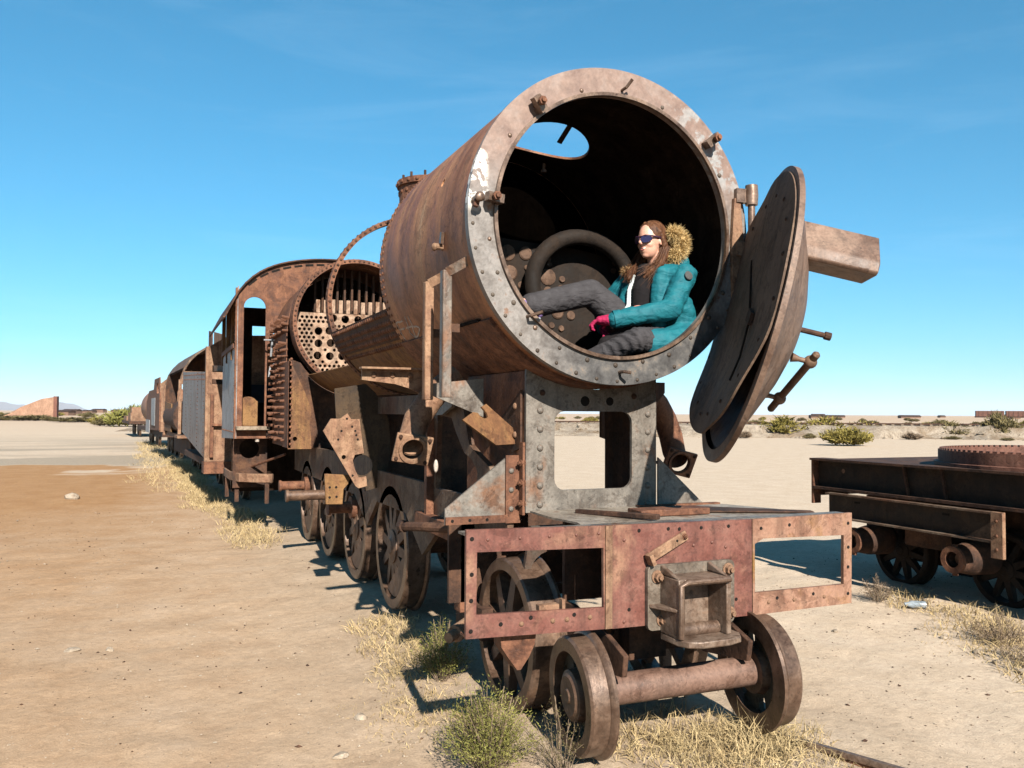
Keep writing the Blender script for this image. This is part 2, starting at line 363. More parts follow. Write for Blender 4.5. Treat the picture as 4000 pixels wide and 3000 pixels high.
# seam rivets at the back and bottom of the smokebox
pts = []
for yy in (2.62, 2.69):
    for k in range(110):
        a = 30+k*3.27
        pts.append((pol(.966, a, yy), (cos(R_(a)), 0, sin(R_(a)))))
rivet_rows('seam_rivets', pts, M['rust'], smoke, .015)
pts = []
for a in (-141, -137):
    for k in range(38):
        pts.append((pol(.966, a, .80+k*.05), (cos(R_(a)), 0, sin(R_(a)))))
rivet_rows('saddle_rivets', pts, M['rust'], smoke, .016)
b = MB(); b.lathe([(.990, .78), (.990, 2.70), (.9662, 2.70), (.9662, .78)], CEN, YP, 40, R_(37), R_(143), ref=(1, 0, 0))
sad = b.obj('saddle_flange', M['rust'], L)
# chalk scribble on the flank
STR = [[(-152.6, 2.60), (-147.3, 2.60), (-142.5, 2.615)], [(-152.6, 2.60), (-152.4, 2.42)], [(-148.6, 2.605), (-149.0, 2.46)], [(-153.8, 2.315), (-150.0, 2.336), (-145.9, 2.397)],
       [(-153.7, 2.233), (-149.4, 2.241), (-142.7, 2.338)], [(-148.9, 2.412), (-148.8, 2.267), (-147.4, 2.108)], [(-142.7, 2.338), (-144.8, 2.207), (-147.0, 2.111)], [(-145.9, 2.397), (-142.6, 2.321)]]
for part in (STR[:3], STR[3:]):
  g = MB()
  for s in part:
    for p0, p1 in zip(s, s[1:]):
        n = 6
        ws = []
        for i in range(n+1):
            t = i/n; ws.append((p0[0]*(1-t)+p1[0]*t+random.uniform(-.25, .25), p0[1]*(1-t)+p1[1]*t+random.uniform(-.006, .006)))
        for (a0, y0), (a1, y1) in zip(ws, ws[1:]):
            g.bar(pol(.967, a0, y0), pol(.967, a1, y1), .013, .004, (cos(R_(a0)), 0, sin(R_(a0))))
  tag(g.obj('chalk_letter', M['chalk'], smoke), 'pale scratched letters on the smokebox side')

def soot_sunline_mat():
    m, nt, b = newmat('soot_sunline_plate'); k = N(nt); vec = k.coord(); sep = k.n('ShaderNodeSeparateXYZ'); k.l(vec, sep.inputs[0]); n1 = k.noise(vec, 5, 6, .6)
    t = k.mrange(k.math('ADD', sep.outputs[2], k.math('MULTIPLY_ADD', n1, .4, -.2)), 2.75, 3.02)
    lo = k.ramp(n1, [(.3, (.10, .06, .04)), (.7, (.26, .17, .12))]); hi = k.ramp(n1, [(.3, (.005, .004, .003)), (.7, (.016, .010, .008))])  # pale where sun reaches, near black above: light put into the colour
    k.l(k.mix(t, lo, hi), b.inputs['Base Color']); b.inputs['Roughness'].default_value = .9; k.bump(n1, .3, .01, b); return m
M['pipe_in'] = rust('sooty_pipe', [(.010, .007, .005), (.020, .013, .009), (.034, .022, .015)], 5, .85, .3)
M['sootplate'] = M['inner']
# inside: tube plate, arched steam pipe, hanging bolt
holes = []
def tryhole(x, z, r):
    if hypot(x, z) + r > .90: return
    for hx, hz, hr in HL:
        if hypot(x-hx, z-hz) < r+hr+.018: return
    HL.append((x, z, r))
HL = []
for x, z in ((5, 5), (5.2, 5), (.0, -.06), (.36, -.05), (-.20, .10), (-.22, -.08), (.60, -.10), (.80, .14), (-.42, -.04), (.16, -.30), (.5, -.34), (-.05, -.34), (-.35, -.32)): tryhole(x, z, .062)
for x, z in ((.30, .14), (.33, .08), (.26, .09), (.36, .11), (.24, .02), (.46, -.03), (.46, .04), (.24, -.09), (.45, -.12), (.30, -.15), (.54, .02), (.12, -.02), (.12, .02), (.66, .06), (.70, .0)): tryhole(x, z, .026)
HL = []
b = MB(); b.plateY(circ(0, ZC, .9465, 72), [], 2.60, .025)
M['soot_blackout'] = rust('soot', [(.0008, .0006, .0005), (.002, .0015, .0012)], 5, 1.0, .1, spec=0.0)  # soot made near black to swallow the sun patch; shade put into colour
tp = b.obj('smokebox_tube_plate', M['soot_blackout'], L)
g = MB(); path = []
for k in range(21):
    a = R_(200 - 190*k/20); path.append((.26+.40*cos(a), 1.60, 2.80+.36*sin(a)))
g.tube(path, .058, 18); g.obj('steam_pipe', M['pipe_in'], L)
gp = [(-.88, 2.70), (-.70, 2.44), (-.40, 2.20), (0, 2.10), (.40, 2.20), (.70, 2.44), (.88, 2.70), (.86, 3.0), (.55, 3.06), (.30, 3.10), (-.10, 3.12), (-.40, 3.14), (-.86, 3.12)]
M['disc_in'] = rust('plug_rust', [(.085, .052, .038), (.145, .092, .067), (.20, .132, .098)], 6, .8, .3)
g = MB(); g.plateY(gp, [], 1.75, .02); gplate = g.obj('flue_screen', M['pipe_in'], L)
for x, z, r in ((-.27, 3.03, .058), (-.13, 3.035, .050), (-.25, 2.885, .055), (.05, 2.875, .062), (.165, 2.865, .026), (.02, 3.0, .022), (.055, 3.01, .02), (.06, 2.97, .024), (-.01, 2.975, .02), (-.055, 2.855, .026), (.155, 2.80, .024), (-.03, 2.79, .026), (.05, 2.77, .035), (.62, 3.03, .034), (.60, 2.96, .022), (-.12, 2.93, .022), (.13, 2.62, .05), (0.02, 2.62, .03), (.08, 2.52, .026), (.16, 2.50, .024), (-.03, 2.53, .03), (.24, 2.60, .035), (-.16, 2.80, .03), (-.10, 2.65, .05)):
    g = MB(); g.lathe([(0, .014), (r*.8, .014), (r, .006), (r, 0), (0, 0)], (x, 1.749, z), (0, -1, 0), 20 if r > .04 else 12, closed=False); g.obj('flue_plug', M['disc_in'], gplate)
g = MB(); g.lathe([(0, .03), (.12, .03), (.150, .02), (.155, -.03), (0, -.03)], (.735, 1.14, 2.50), (-.35, -.92, .15), 32, closed=False); tag(g.obj('wall_disc', M['disc_in'], L), 'round rusty disc low on the right inside the smokebox')  # plain rusty disc set against the right wall
g = MB(); g.cyl((.312, 2.38, 3.93), (.308, 2.38, 3.855), .014, 8); g.lathe([(0, 0), (.026, 0), (.026, .02), (0, .02)], (.308, 2.38, 3.845), (0, 0, 1), 6, closed=False); g.obj('hanging_bolt', M['rust_light'], L)
g = MB(); g.bar((.15, 1.592, 3.965), (.105, 1.68, 3.855), .045, .012); g.obj('chimney_clip', M['rust_dark'], L)

# ------------------------------------------------------------------ smokebox door, swung open and sagging on its hinge
DC = V((.575, .16, 2.449)); Dn = V((-.867, .436, .243)).normalized(); Du = Dn.cross(V((0, 0, 1))).normalized(); Dv = Du.cross(Dn)
def D(a, bb, o): return DC + Du*a + Dv*bb + Dn*o
b = MB(); b.lathe([(.800, 0), (.872, 0), (.872, -.030), (.80, -.040), (.62, -.125), (.42, -.215), (.27, -.265), (.0, -.285), (.0, -.270), (.27, -.250), (.42, -.200), (.62, -.110), (.78, -.025)], DC, Dn, 96, closed=False)
M['door'] = rust('door_iron', [(.11, .066, .048), (.18, .118, .092), (.25, .175, .140), (.28, .21, .17)], 4, .62, .25, (1, 1, .6), spec=.5)
door = b.obj('smokebox_door', M['door'], L); tag(door, 'dished round door swung open beside the smokebox')
M['baffle'] = rust('baffle_iron', [(.10, .066, .050), (.17, .118, .09), (.22, .160, .122)], 4, .8, .25)
b = MB()
NR, NA = 12, 72; vs = []; fs = []
def smooths(a, b, x):
    t = max(0, min(1, (x-a)/(b-a))); return t*t*(3-2*t)
for side in (0, 1):
    base = len(vs)
    for i in range(NR+1):
        for k in range(NA):
            a = 2*pi*k/NA; r = .838*i/NR; x, y = r*cos(a), r*sin(a); y = y if y > -.55 else -.55 - (-.55-y)*.62
            off = .012 + .090*smooths(.05, .78, -y) + .020*smooths(.1, .8, x) + .005*sin(5*x+3*y) + .004*sin(11*x-7*y)
            vs.append(D(x, y, off - .012*side))
    for i in range(NR):
        for k in range(NA):
            f = (base+i*NA+k, base+i*NA+(k+1) % NA, base+(i+1)*NA+(k+1) % NA, base+(i+1)*NA+k)
            fs.append(f if side == 0 else f[::-1])
n0 = (NR+1)*NA
for k in range(NA): fs.append((NR*NA+k, NR*NA+(k+1) % NA, n0+NR*NA+(k+1) % NA, n0+NR*NA+k))
b.add(vs, fs); baf = b.obj('baffle_plate', M['baffle'], door)
g = MB(); g.tube([D(.16, .36, .016), D(-.05, .14, .016), D(-.25, -.06, .016), D(-.36, -.28, .038), D(-.42, -.42, .070)], .006, 6); g.obj('baffle_seam', M['inner'], door)
g = MB(); g.bar(D(-.22, -.02, .022), D(-.32, -.06, .022), .07, .02, Dn); g.obj('seam_lug', M['rust_dark'], door)
for a in range(0, 360, 20): rivet(door, D(.74*cos(R_(a)), .70*sin(R_(a)) if sin(R_(a)) > 0 else .62*sin(R_(a)), .016 + .090*smooths(.05, .78, -.62*min(0, sin(R_(a)))*1.0) + .020*smooths(.1, .8, .74*cos(R_(a)))), Dn, .012, 'rust_dark')
b = MB(); b.plate([(-.17, .58), (-.29, .41), (-.295, .30), (-.28, .285), (.06, .285), (.06, .58)], [], D(0, 0, -.085), Du, Dv, -.0) if False else None
def prism_door(sec, o0, o1, shrink=1.0):
    g = MB(); n = len(sec); vs = [D(a, c, o0) for a, c in sec] + [D(a, c, o1) for a, c in sec]
    fs = [tuple(range(n)), tuple(range(n, 2*n))[::-1]] + [(i, (i+1) % n, n+(i+1) % n, n+i) for i in range(n)]; return g.add(vs, fs)
sec = [(-.16, .58), (-.28, .425), (-.292, .405), (-.295, .355), (-.28, .34), (-.05, .33), (-.05, .345), (-.27, .357), (-.275, .40), (-.262, .415), (-.147, .565)]
bxo = prism_door(sec, -.07, -.585).obj('lamp_shelf', M['door'], door); tag(bxo, 'bent plate shelf sticking out of the door')
g = MB(); g.bar(D(-.27, .34, -.10), D(-.27, .20, -.16), .03, .012); g.obj('shelf_bracket', M['rust_dark'], door)
g = MB(); g.tube([D(0, 0, -.27), D(0, 0, -.31)], .045, 14); g.tube([D(0, 0, -.30), D(0, 0, -.47)], .016, 10); g.tube([D(0, 0, -.465), D(0, 0, -.50)], .024, 10); g.obj('door_spindle', M['rust_dark'], door)
A_, B_ = V(D(-.50, -.18, -.32)), V(D(-.07, -.50, -.25))
g = MB(); dd = (B_-A_); g.tube([A_ + dd*t for t in (0, .02, .98, 1)], [.012, .021, .021, .014], 12)
for t in (.14, .78): g.blob(A_+dd*t, .036, .036, .036, 12, 8)
g.obj('handrail', M['wheel'], door)
for t in (.14, .78):
    g = MB(); q = A_+dd*t; g.tube([q, q + Dn*.06, q + Dn*.10], [.014, .014, .026], 10); g.obj('handrail_post', M['wheel'], door)
M['frame2'] = rust('dark_grey_frame', [(.04, .036, .032), (.085, .078, .068), (.13, .118, .10)], 4, .7, .3, patch=(.09, .05, .035), pscale=1.8)
# ------------------------------------------------------------------ buffer beam
b = MB(); b.plateY([(-1.2, 1.315), (-.402, 1.300), (-.402, .772), (-1.2, .795)], [[(-1.145, 1.205), (-.452, 1.188), (-.450, .884), (-1.147, .905)]], 0, .022)
bl = b.obj('buffer_beam', M['red'], L); tag(bl, 'faded red frame plate on the left of the buffer beam')
g = MB(); g.bx(-.444, -.405, -.010, -.001, .775, 1.300); g.obj('cover_strip', M['rust_light'], bl)
b = MB(); b.plateY([(-.398, 1.300), (.488, 1.292), (.488, .762), (-.398, .770)], [], .002, .024)
bc = b.obj('buffer_beam', M['red'], L); tag(bc, 'patchy red middle plate of the buffer beam')
M['pinkrust'] = rust('pink_rust', [(.20, .10, .07), (.30, .165, .12), (.36, .22, .165), (.33, .19, .10)], 4.5, .75, .3, patch=(.30, .17, .06), pscale=2.6, pth=(.56, .66))
b = MB(); b.plateY([(.492, 1.292), (1.215, 1.300), (1.207, .772), (.492, .762)], [[(.507, 1.155), (.565, 1.182), (1.152, 1.172), (1.148, .886), (.507, .885)]], 0, .022)
br = b.obj('buffer_beam', M['pinkrust'], L); tag(br, 'rusty frame plate on the right of the buffer beam')
M['void'] = rust('hole_shade', [(.006, .005, .004), (.012, .009, .007)], 5, 1, 0)
def hole(parent, x, z, r, y=-.0015):  # flat dark disc laid on the plate; the hole's shade is only colour
    g = MB(); g.lathe([(0, .0015), (r*.80, .0015), (r, 0)], (x, y, z), (0, -1, 0), 12, closed=False); 
    g.obj('bolt_hole_disc', M['void'], parent)
for x, z in ((-1.172, 1.27), (-1.172, 1.10), (-1.174, .975), (-1.175, .83), (-.86, .868), (-.62, .862), (-1.02, .85)): hole(bl, x, z, .011)
for x, z in ((-.24, 1.265), (-.06, 1.266), (.01, 1.262), (.15, 1.262), (.33, 1.262), (-.30, .86), (.38, .86)): hole(bc, x, z, .010, .0005)
for x, z in ((1.185, 1.24), (1.185, 1.10), (1.182, .985), (1.18, .83), (.66, .845), (.92, .848), (.75, 1.25), (.55, 1.24)): hole(br, x, z, .010)
for x in (-1.09, -.92, -.76, -.61, -.48): rivet(bl, (x, -.002, 1.262), (0, -1, 0), .008, 'red')
for x in (-.91, -.74, -.66, -.53): rivet(bl, (x, -.002, .842), (0, -1, 0), .013, 'rust_light')
for x, z in ((.10, 1.17), (.22, 1.18), (.31, 1.15), (-.33, 1.22), (-.33, .80)): rivet(bc, (x, .0, z), (0, -1, 0), .009, 'red')
for x in (.60, .78, 1.0): rivet(br, (x, -.002, .826), (0, -1, 0), .011, 'rust_light')
# top and bottom flange behind the plates
g = MB(); g.bx(-1.2, 1.21, .027, .12, 1.283, 1.295); g.obj('beam_flange', M['grey'], L)
g = MB(); g.bx(-1.2, -.40, .027, .08, .800, .812); g.obj('beam_flange', M['rust'], L)
# swung strap on the middle plate
g = MB(); g.bar((-.20, -.018, 1.115), (.045, -.014, 1.232), .055, .016, (0, 1, 0)); st = g.obj('strap', M['rust_light'], L)
g.v = []; g.f = []
g = MB(); g.bar((-.205, -.04, 1.113), (-.185, -.04, 1.122), .058, .055, (0, 1, 0)); g.obj('strap_end', M['rust_light'], st)
bolt(st, (.028, -.022, 1.224), (0, -1, 0), .012); hole(st, -.02, 1.203, .008, -.0225)
# coupler pocket
M['cast2'] = rust('grey_casting', [(.10, .078, .064), (.16, .135, .115), (.22, .195, .17), (.18, .115, .08)], 6, .55, .3, spec=.5, metal=.15)
cp_ = MB(); cp_.plateY(rect(-.205, .345, .745, 1.085, .03), [], -.030, .030); coup = cp_.obj('coupler_pocket', M['cast2'], L)
tag(coup, 'cast coupler pocket bolted to the beam')
M['cast'] = rust('worn_casting', [(.12, .075, .055), (.20, .14, .11), (.28, .22, .185), (.24, .15, .105)], 7, .48, .25, spec=.55, metal=.25)
g = MB()   # box throat: side walls, roof and floor lip
g.bx(-.13, -.095, -.20, -.03, .735, 1.035); g.bx(.165, .195, -.20, -.03, .735, 1.035)
g.bx(-.095, .165, -.20, -.03, 1.0, 1.035); g.bx(-.095, .165, -.045, -.03, .73, 1.0)
g.obj('pocket_throat', M['cast'], coup)
g = MB(); pr = [(-.13, -.03), (-.13, -.19), (-.10, -.245), (-.04, -.272), (.14, -.272), (.22, -.245), (.26, -.18), (.26, -.03)]
g.plateZ([(x, y) for x, y in pr], [], .70, .034); g.obj('pocket_lip', M['cast'], coup)
g = MB(); g.tube([(-.118, -.205, .74), (-.118, -.21, .86), (-.118, -.205, 1.005), (-.08, -.21, 1.022), (.18, -.21, 1.022)], .016, 10); g.obj('pocket_rim', M['steel'], coup)
g = MB(); g.tube([(-.09, -.12, .76), (.16, -.12, .76)], .035, 12); g.obj('pocket_roll', M['steel'], coup)
for z in (.865, ): 
    g = MB(); g.plateZ([(-.20, -.03), (-.13, -.19), (-.13, -.03)], [], z, .022); g.obj('web', M['cast'], coup)
for x in (-.13, .165):
    g = MB(); g.plateX([(-.03, 1.085), (-.03, 1.036), (-.19, 1.036)], [], x, .024); g.obj('web', M['cast'], coup)
for x, z in ((-.15, 1.025), (.30, 1.035), (-.12, .80), (.31, .80)): bolt(coup, (x, -.031, z), (0, -1, 0), .024, 'rust_light')

g = MB(); g.plateY([(-.56, .84), (-.06, .84), (-.06, 1.20), (-.50, 1.20)], [[(-.52, .85)] + [(-.36+.15*cos(R_(a)), .90+.15*sin(R_(a))) for a in range(170, -1, -17)] + [(-.21, .85)]], .80, .03); g.obj('truck_cheek', M['frame2'], L)
g = MB(); g.bx(-.78, .35, 1.50, 1.53, .62, 1.255); g.obj('truck_stay', M['rust_dark'], L)
# deck sheets between beam and saddle
M['deck'] = rust('deck_plate', [(.20, .17, .145), (.30, .27, .24), (.36, .34, .31), (.24, .15, .11)], 5, .6, .25, spec=.5)
b = MB(); b.plateZ([(-.62, .125), (1.18, .125), (1.10, .50), (.92, .945), (-.44, .945), (-.46, .62), (-.42, .36), (-.46, .22)], [], 1.262, .012); b.obj('deck_plate', M['deck'], L)
g = MB(); g.bar((-.22, .75, 1.283), (.02, .22, 1.300), .04, .03); g.obj('deck_angle', M['rust_dark'], L)
g = MB(); g.bx(.02, .50, .40, .56, 1.276, 1.315); g.obj('deck_block', M['rust'], L)
g = MB(); g.plateZ([(.45, .50), (1.12, .20), (1.15, .26), (.52, .80)], [], 1.277, .012); g.obj('deck_angle', M['rust_dark'], L)

# ------------------------------------------------------------------ saddle
YS = .95
arc = lambda a0, a1, n, r=.992: [(r*cos(R_(a0+(a1-a0)*k/n)), ZC+r*sin(R_(a0+(a1-a0)*k/n))) for k in range(n+1)]
x0 = .47
aL = 180+math.degrees(math.acos(x0/.992)); aR = -math.degrees(math.acos(x0/.992))
out = [(-x0, 1.262), (x0, 1.262)] + arc(aR, aL-360, 14)
wdw = rect(-.275, .285, 1.395, 1.89, .07)
b = MB(); b.plateY(out, [wdw], YS, .025); sp = b.obj('saddle_plate', M['grey'], L); tag(sp, 'grey riveted saddle plate with a large rounded window')
for x, r in ((-.06, .033), (.12, .028)): hole(sp, x, 1.955, r, YS-.0005)
for i in range(6):
    z = 1.895-i*.117
    rivet(sp, (-.375, YS-.001, z), (0, -1, 0), .023, 'grey'); rivet(sp, (.405, YS-.001, z-.02), (0, -1, 0), .022, 'grey')
rivet(sp, (-.36, YS-.001, 2.005), (0, -1, 0), .02, 'rust_dark'); rivet(sp, (.30, YS-.001, 1.99), (0, -1, 0), .02, 'rust_dark')
# rear saddle plate and side webs
for s in (-1, 1):
    b = MB(); b.plateX([(YS+.028, 1.262), (2.018 if s < 0 else 1.60, 1.262), (2.018 if s < 0 else 1.60, 2.14), (YS+.028, 2.14)], [], s*(x0-.012)-.011, .022); b.obj('saddle_web', M['rust'] if s < 0 else M['rust_dark'], L)
# left gusset with its angle bar
b = MB(); b.plateY([(-1.0, 1.215), (-.60, 1.215), (-.60, 1.615), (-1.0, 1.308)], [], .925, .018); gl = b.obj('gusset', M['grey'], L); tag(gl, 'grey triangular gusset left of the saddle')
g = MB(); g.bx(-1.0, -.60, .91, .924, 1.215, 1.26); g.bx(-.62, -.525, .908, .923, 1.21, 1.62); g.bx(-.535, -.520, .85, .907, 1.262, 1.70); g.obj('angle_bar', M['rust'], gl)
for x in (-.96, -.85, -.74): hole(gl, x, 1.237, .010, .9095)
for z in (1.575, 1.455, 1.33): bolt(gl, (-.525, .87, z), (-1, -.3, 0), .020, 'rust'); 
for z in (1.525, 1.41, 1.295): rivet(gl, (-.585, .907, z), (0, -1, 0), .018, 'grey')
b = MB(); b.plateY([(.475, 1.235), (.86, 1.235), (.86, 1.25), (.475, 1.59)], [], .93, .018); gr_ = b.obj('gusset', M['grey'], L); tag(gr_, 'grey triangular gusset right of the saddle')
g = MB(); g.bx(.30, .93, .88, .929, 1.274, 1.284); g.obj('angle_bar', M['rust'], gr_)
# upper side cheek plate
b = MB(); b.plateX([(.98, 2.02), (.98, 1.66), (1.10, 1.63), (1.34, 1.66), (1.34, 1.82)], [], -.497, .014); b.obj('cheek_plate', M['rust_dark'], L)
for z in (1.92, 1.74): rivet(L, (-.499, 1.06, z), (-1, 0, 0), .022, 'rust_light')
# torn forked plate leaning against the saddle
o_ = V((-.87, 1.02, 1.83)); u_ = V((1, .28, 0)).normalized(); v_ = V((0.05, .35, 1)).normalized()
fk = [(0, 0), (.08, .05), (.115, .045), (.135, .02), (.165, .008), (.19, .018), (.182, .045), (.145, .085), (.182, .105), (.40, -.075), (.43, -.155), (.40, -.16), (.235, -.165)]
b = MB(); b.plate([(x*1.03, z) for x, z in fk][::-1], [], o_, u_, v_, .014); fkp = b.obj('forked_plate', M['ochre'], L); tag(fkp, 'torn forked plate hanging left of the saddle')
# ------------------------------------------------------------------ main frames
def fr(side):
    s = -1 if side == 'l' else 1
    o = [(2.04, 2.02), (1.80, 2.02), (1.62, 1.66), (1.46, 1.60), (1.24, 1.53), (1.18, 1.44), (1.20, 1.27), (.93, 1.27), (.93, 1.04), (2.3, .98), (2.7, .74), (3.2, 1.02), (4.2, 1.02), (4.6, .74), (5.2, 1.0), (7.0, 1.0), (9.4, 1.0), (9.4, 1.32), (7.6, 1.40), (5.0, 1.42), (4.9, 2.02)]
    if s > 0: o = [(.93, 1.22), (.93, 1.0), (2.3, .9), (2.7, .74), (3.2, .95), (4.2, .95), (4.6, .74), (5.2, 1.0), (9.4, 1.0), (9.4, 1.32), (5.0, 1.35), (4.6, 1.08), (2.0, 1.08), (1.2, 1.22)]
    h1 = [(1.46, 1.49), (1.56, 1.56), (1.72, 1.60), (1.90, 1.74), (2.0, 1.84), (2.32, 1.86), (2.36, 1.30), (1.58, 1.31), (1.46, 1.38)]
    h2 = rect(2.55, 4.4, 1.32, 1.86, .12)
    g = MB(); g.plateX(o, [h1, h2] if s < 0 else [], s*.58-.02, .04); return g.obj('main_frame', M['rust_dark'] if s > 0 else M['frame'], L)
M['frame'] = rust('frame_iron', [(.05, .034, .026), (.12, .078, .055), (.20, .15, .115), (.28, .23, .19)], 5, .75, .4, patch=(.13, .065, .04), pscale=1.5)
fr('l'); fr('r')
g = MB(); g.bx(-.66, -.602, 2.40, 2.46, 1.04, 1.84); g.obj('frame_post', M['rust'], L)
g = MB(); g.plateX([(1.80, 2.02), (2.05, 2.10), (2.35, 2.10), (2.35, 1.86), (2.05, 1.86), (1.82, 1.92)], [circ(2.2, 1.98, .03, 10)], -.66, .03); g.obj('frame_lug', M['grey'], L)
g = MB(); g.plateY([(-.62, 1.85), (-.98, 1.99), (-.98, 2.06), (-.62, 2.10)], [], 1.30, .02); g.obj('frame_lug', M['grey'], L)
# interior shadow mass between the frames: cross stays, ash-pan, reservoir
for y, z0, z1 in ((2.6, .85, 1.15), (4.4, 1.0, 1.95), (6.0, .9, 1.6)):
    g = MB(); g.bx(-.555, .555, y, y+.03, z0, z1); g.obj('frame_stay', M['rust_dark'], L)
# ------------------------------------------------------------------ running-board bracket, posts, elbow pipes
b = MB(); b.plateY([(-1.31, 2.095), (-1.31, 2.165), (-.885, 2.165), (-.885, 1.99), (-.93, 2.02), (-.99, 2.045), (-1.08, 2.07)], [], 1.78, .025); arm = b.obj('board_bracket', M['rust_light'], L); tag(arm, 'tapered bracket arm under the boiler flank')
g = MB(); g.bx(-1.33, -.88, 1.70, 1.779, 2.167, 2.180); g.obj('bracket_flange', M['rust_light'], arm)
for x in (-1.23, -1.10, -.975): rivet(arm, (x, 1.778, 2.128), (0, -1, 0), .020, 'rust_light')
def post(x, y, z0, z1, mat, dx, dz):
    g = MB(); g.bx(x-.028, x+.028, y, y+.012, z0, z1); g.bx(x-.028, x-.016, y+.0125, y+.065, z0, z1)
    o = g.obj('board_post', mat, L)
    g = MB(); g.bar((x, y+.006, z1-.012), (x+dx, y-.08, z1+dz), .055, .016, (0, -1, 0)); g.obj('post_foot', mat, o)
    return o
post(-1.02, .85, 1.965, 2.715, M['grey'], .10, .05); post(-1.02, 1.20, 1.955, 2.695, M['rust_light'], .10, .05)
g = MB(); g.bx(-1.02, -.94, .862, .93, 2.35, 2.40); g.obj('post_stay', M['rust_dark'], L); g = MB(); g.bx(-1.02, -.94, 1.215, 1.28, 2.35, 2.40); g.obj('post_stay', M['rust_dark'], L)
M['cleat'] = M['rust_dark']
def elbow(s, y, mat):
    g = MB(); cx, cz = s*(.99 if s < 0 else .935), 1.635
    tilt = V((-.12, -1, -.30)).normalized(); u = V((1, 0, -.13 if s < 0 else 0)); u = (u - tilt*u.dot(tilt)).normalized(); v = u.cross(tilt); v = -v if v.z < 0 else v
    fo = V((cx, y, cz))
    if u.cross(v).y > 0: pass
    g.plate([(-.125, -.10), (.125, -.10), (.125, .10), (-.125, .10)], [circ(0, 0, .072, 24)], fo, u, v, .028)
    o = g.obj('exhaust_elbow', mat, L); w = u.cross(v).normalized()
    g = MB(); P0 = fo - w*0.0 if w.y > 0 else fo + w*0
    inw = w if w.y > 0 else -w
    path = [fo + inw*.02, fo + inw*.09 + V((-s*.01, .0, .05)), fo + inw*.12 + V((-s*.05, .0, .16)), fo + inw*.12 + V((-s*.13, .0, .28)), fo + inw*.12 + V((-s*.22, .0, .38)), fo + inw*.13 + V((-s*.34, .0, .46))]
    g.tube(path, [.080, .090, .092, .090, .086, .084], 20, caps=False); g.tube(path, [.070]*6, 20, caps=False); g.obj('elbow_pipe', mat, o)
    g = MB(); g.lathe([(.072, 0), (.098, 0), (.095, .012), (.078, .014)], fo - inw*.0285, -inw, 28, closed=False); g.obj('pipe_seat', mat, o)
    for a in (-.10, .10):
        for c in (-.078, .078): bolt(o, fo + u*a + v*c - inw*.0285, -inw, .010, 'rust_dark', 'flange_bolt')
    return o
e1 = elbow(-1, 1.66, M['rust_light']); tag(e1, 'exhaust elbow with square flange left of the saddle')
g = MB(); g.blob((-.83, 1.64, 1.515), .016, .016, .045, 10, 8); g.obj('flange_rag', M['chalk'], e1)
e2 = elbow(1, 1.62, M['rust']); e2.location = (.27, .10, -.10); e2.rotation_euler = (0, R_(12), 0); e2.location += V((-.36, 0, .20)); tag(e2, 'exhaust elbow right of the saddle behind the door')
g = MB(); g.plateY([(.50, 2.12), (1.06, 2.12), (1.06, 2.04), (.98, 1.95), (.90, 1.72), (.62, 1.66), (.50, 1.70)], [], 1.75, .03); g.obj('cylinder_bracket', M['rust_dark'], L)
g = MB(); g.cyl((.5, 1.5, 1.62), (1.08, 1.72, 1.47), .012, 8); g.obj('drain_rod', M['rust_dark'], L)
# ------------------------------------------------------------------ boiler remains
def shell(name, r, y0, y1, a0, a1, mat, t=.016, seg=40):
    g = MB(); g.lathe([(r, y0), (r, y1), (r-t, y1), (r-t, y0)], CEN, YP, seg, R_(a0), R_(a1), ref=(1, 0, 0)); return g
# lathe with ref X and axis +Y turns X towards -Z, so angles below the axis are positive
s1 = shell('boiler_shell', .948, 2.70, 5.02, 16, 160.5, M['shell']).obj('boiler_shell', M['ochre'], L); tag(s1, 'lower half of the torn-open boiler barrel')
pts = []
for row, a in enumerate((-161.5, -165, -169, -173, -176, -179)):
    pass
for a in (158.5, 154, 150.5, 147, 141.5):
    aa = -a
    for k in range(30):
        pts.append((pol(.964 if a > 143 else .949, aa, 2.78+k*.074), (cos(R_(aa)), 0, sin(R_(aa)))))
rivet_rows('barrel_rivets', pts, M['rust'], s1, .024)
g = MB(); g.lathe([(.964, 2.735), (.964, 5.0), (.9485, 5.0), (.9485, 2.735)], CEN, YP, 6, R_(144.5), R_(160.5), ref=(1, 0, 0)); g.obj('butt_strap', M['rust_dark'], s1)
s2 = shell('b', .93, 5.03, 7.86, 42, 136, M['ochre']).obj('boiler_shell', M['ochre'], L); tag(s2, 'rear lower boiler plate ahead of the firebox')
# hoops
g = MB(); g.lathe([(.964, 4.92), (.964, 5.04), (.918, 5.04), (.918, 4.92)], CEN, YP, 120); hp = g.obj('boiler_hoop', M['rust'], L); tag(hp, 'thin riveted hoop standing free above the boiler')
pts = [(pol(.962, k*4, 4.98), (cos(R_(k*4)), 0, sin(R_(k*4)))) for k in range(90)]
pts += [(pol(.94, k*4, 4.92), (0, -1, 0)) for k in range(90)]
rivet_rows('hoop_rivets', pts, M['rust_dark'], hp, .018)
CF = V((0, 0, ZC+.085))
g = MB(); g.lathe([(.895, 7.78), (.895, 8.10), (.85, 8.10), (.84, 7.78)], CF, YP, 96); hp2 = g.obj('firebox_flange', M['rust'], L)
pts = []
for k in range(80):
    a = k*4.5; pts += [(V(pol(.895, a, 7.83))+V((0, 0, .085)), (cos(R_(a)), 0, sin(R_(a)))), (V(pol(.868, a, 7.78))+V((0, 0, .085)), (0, -1, 0))]
rivet_rows('flange_rivets', pts, M['rust_dark'], hp2, .017)
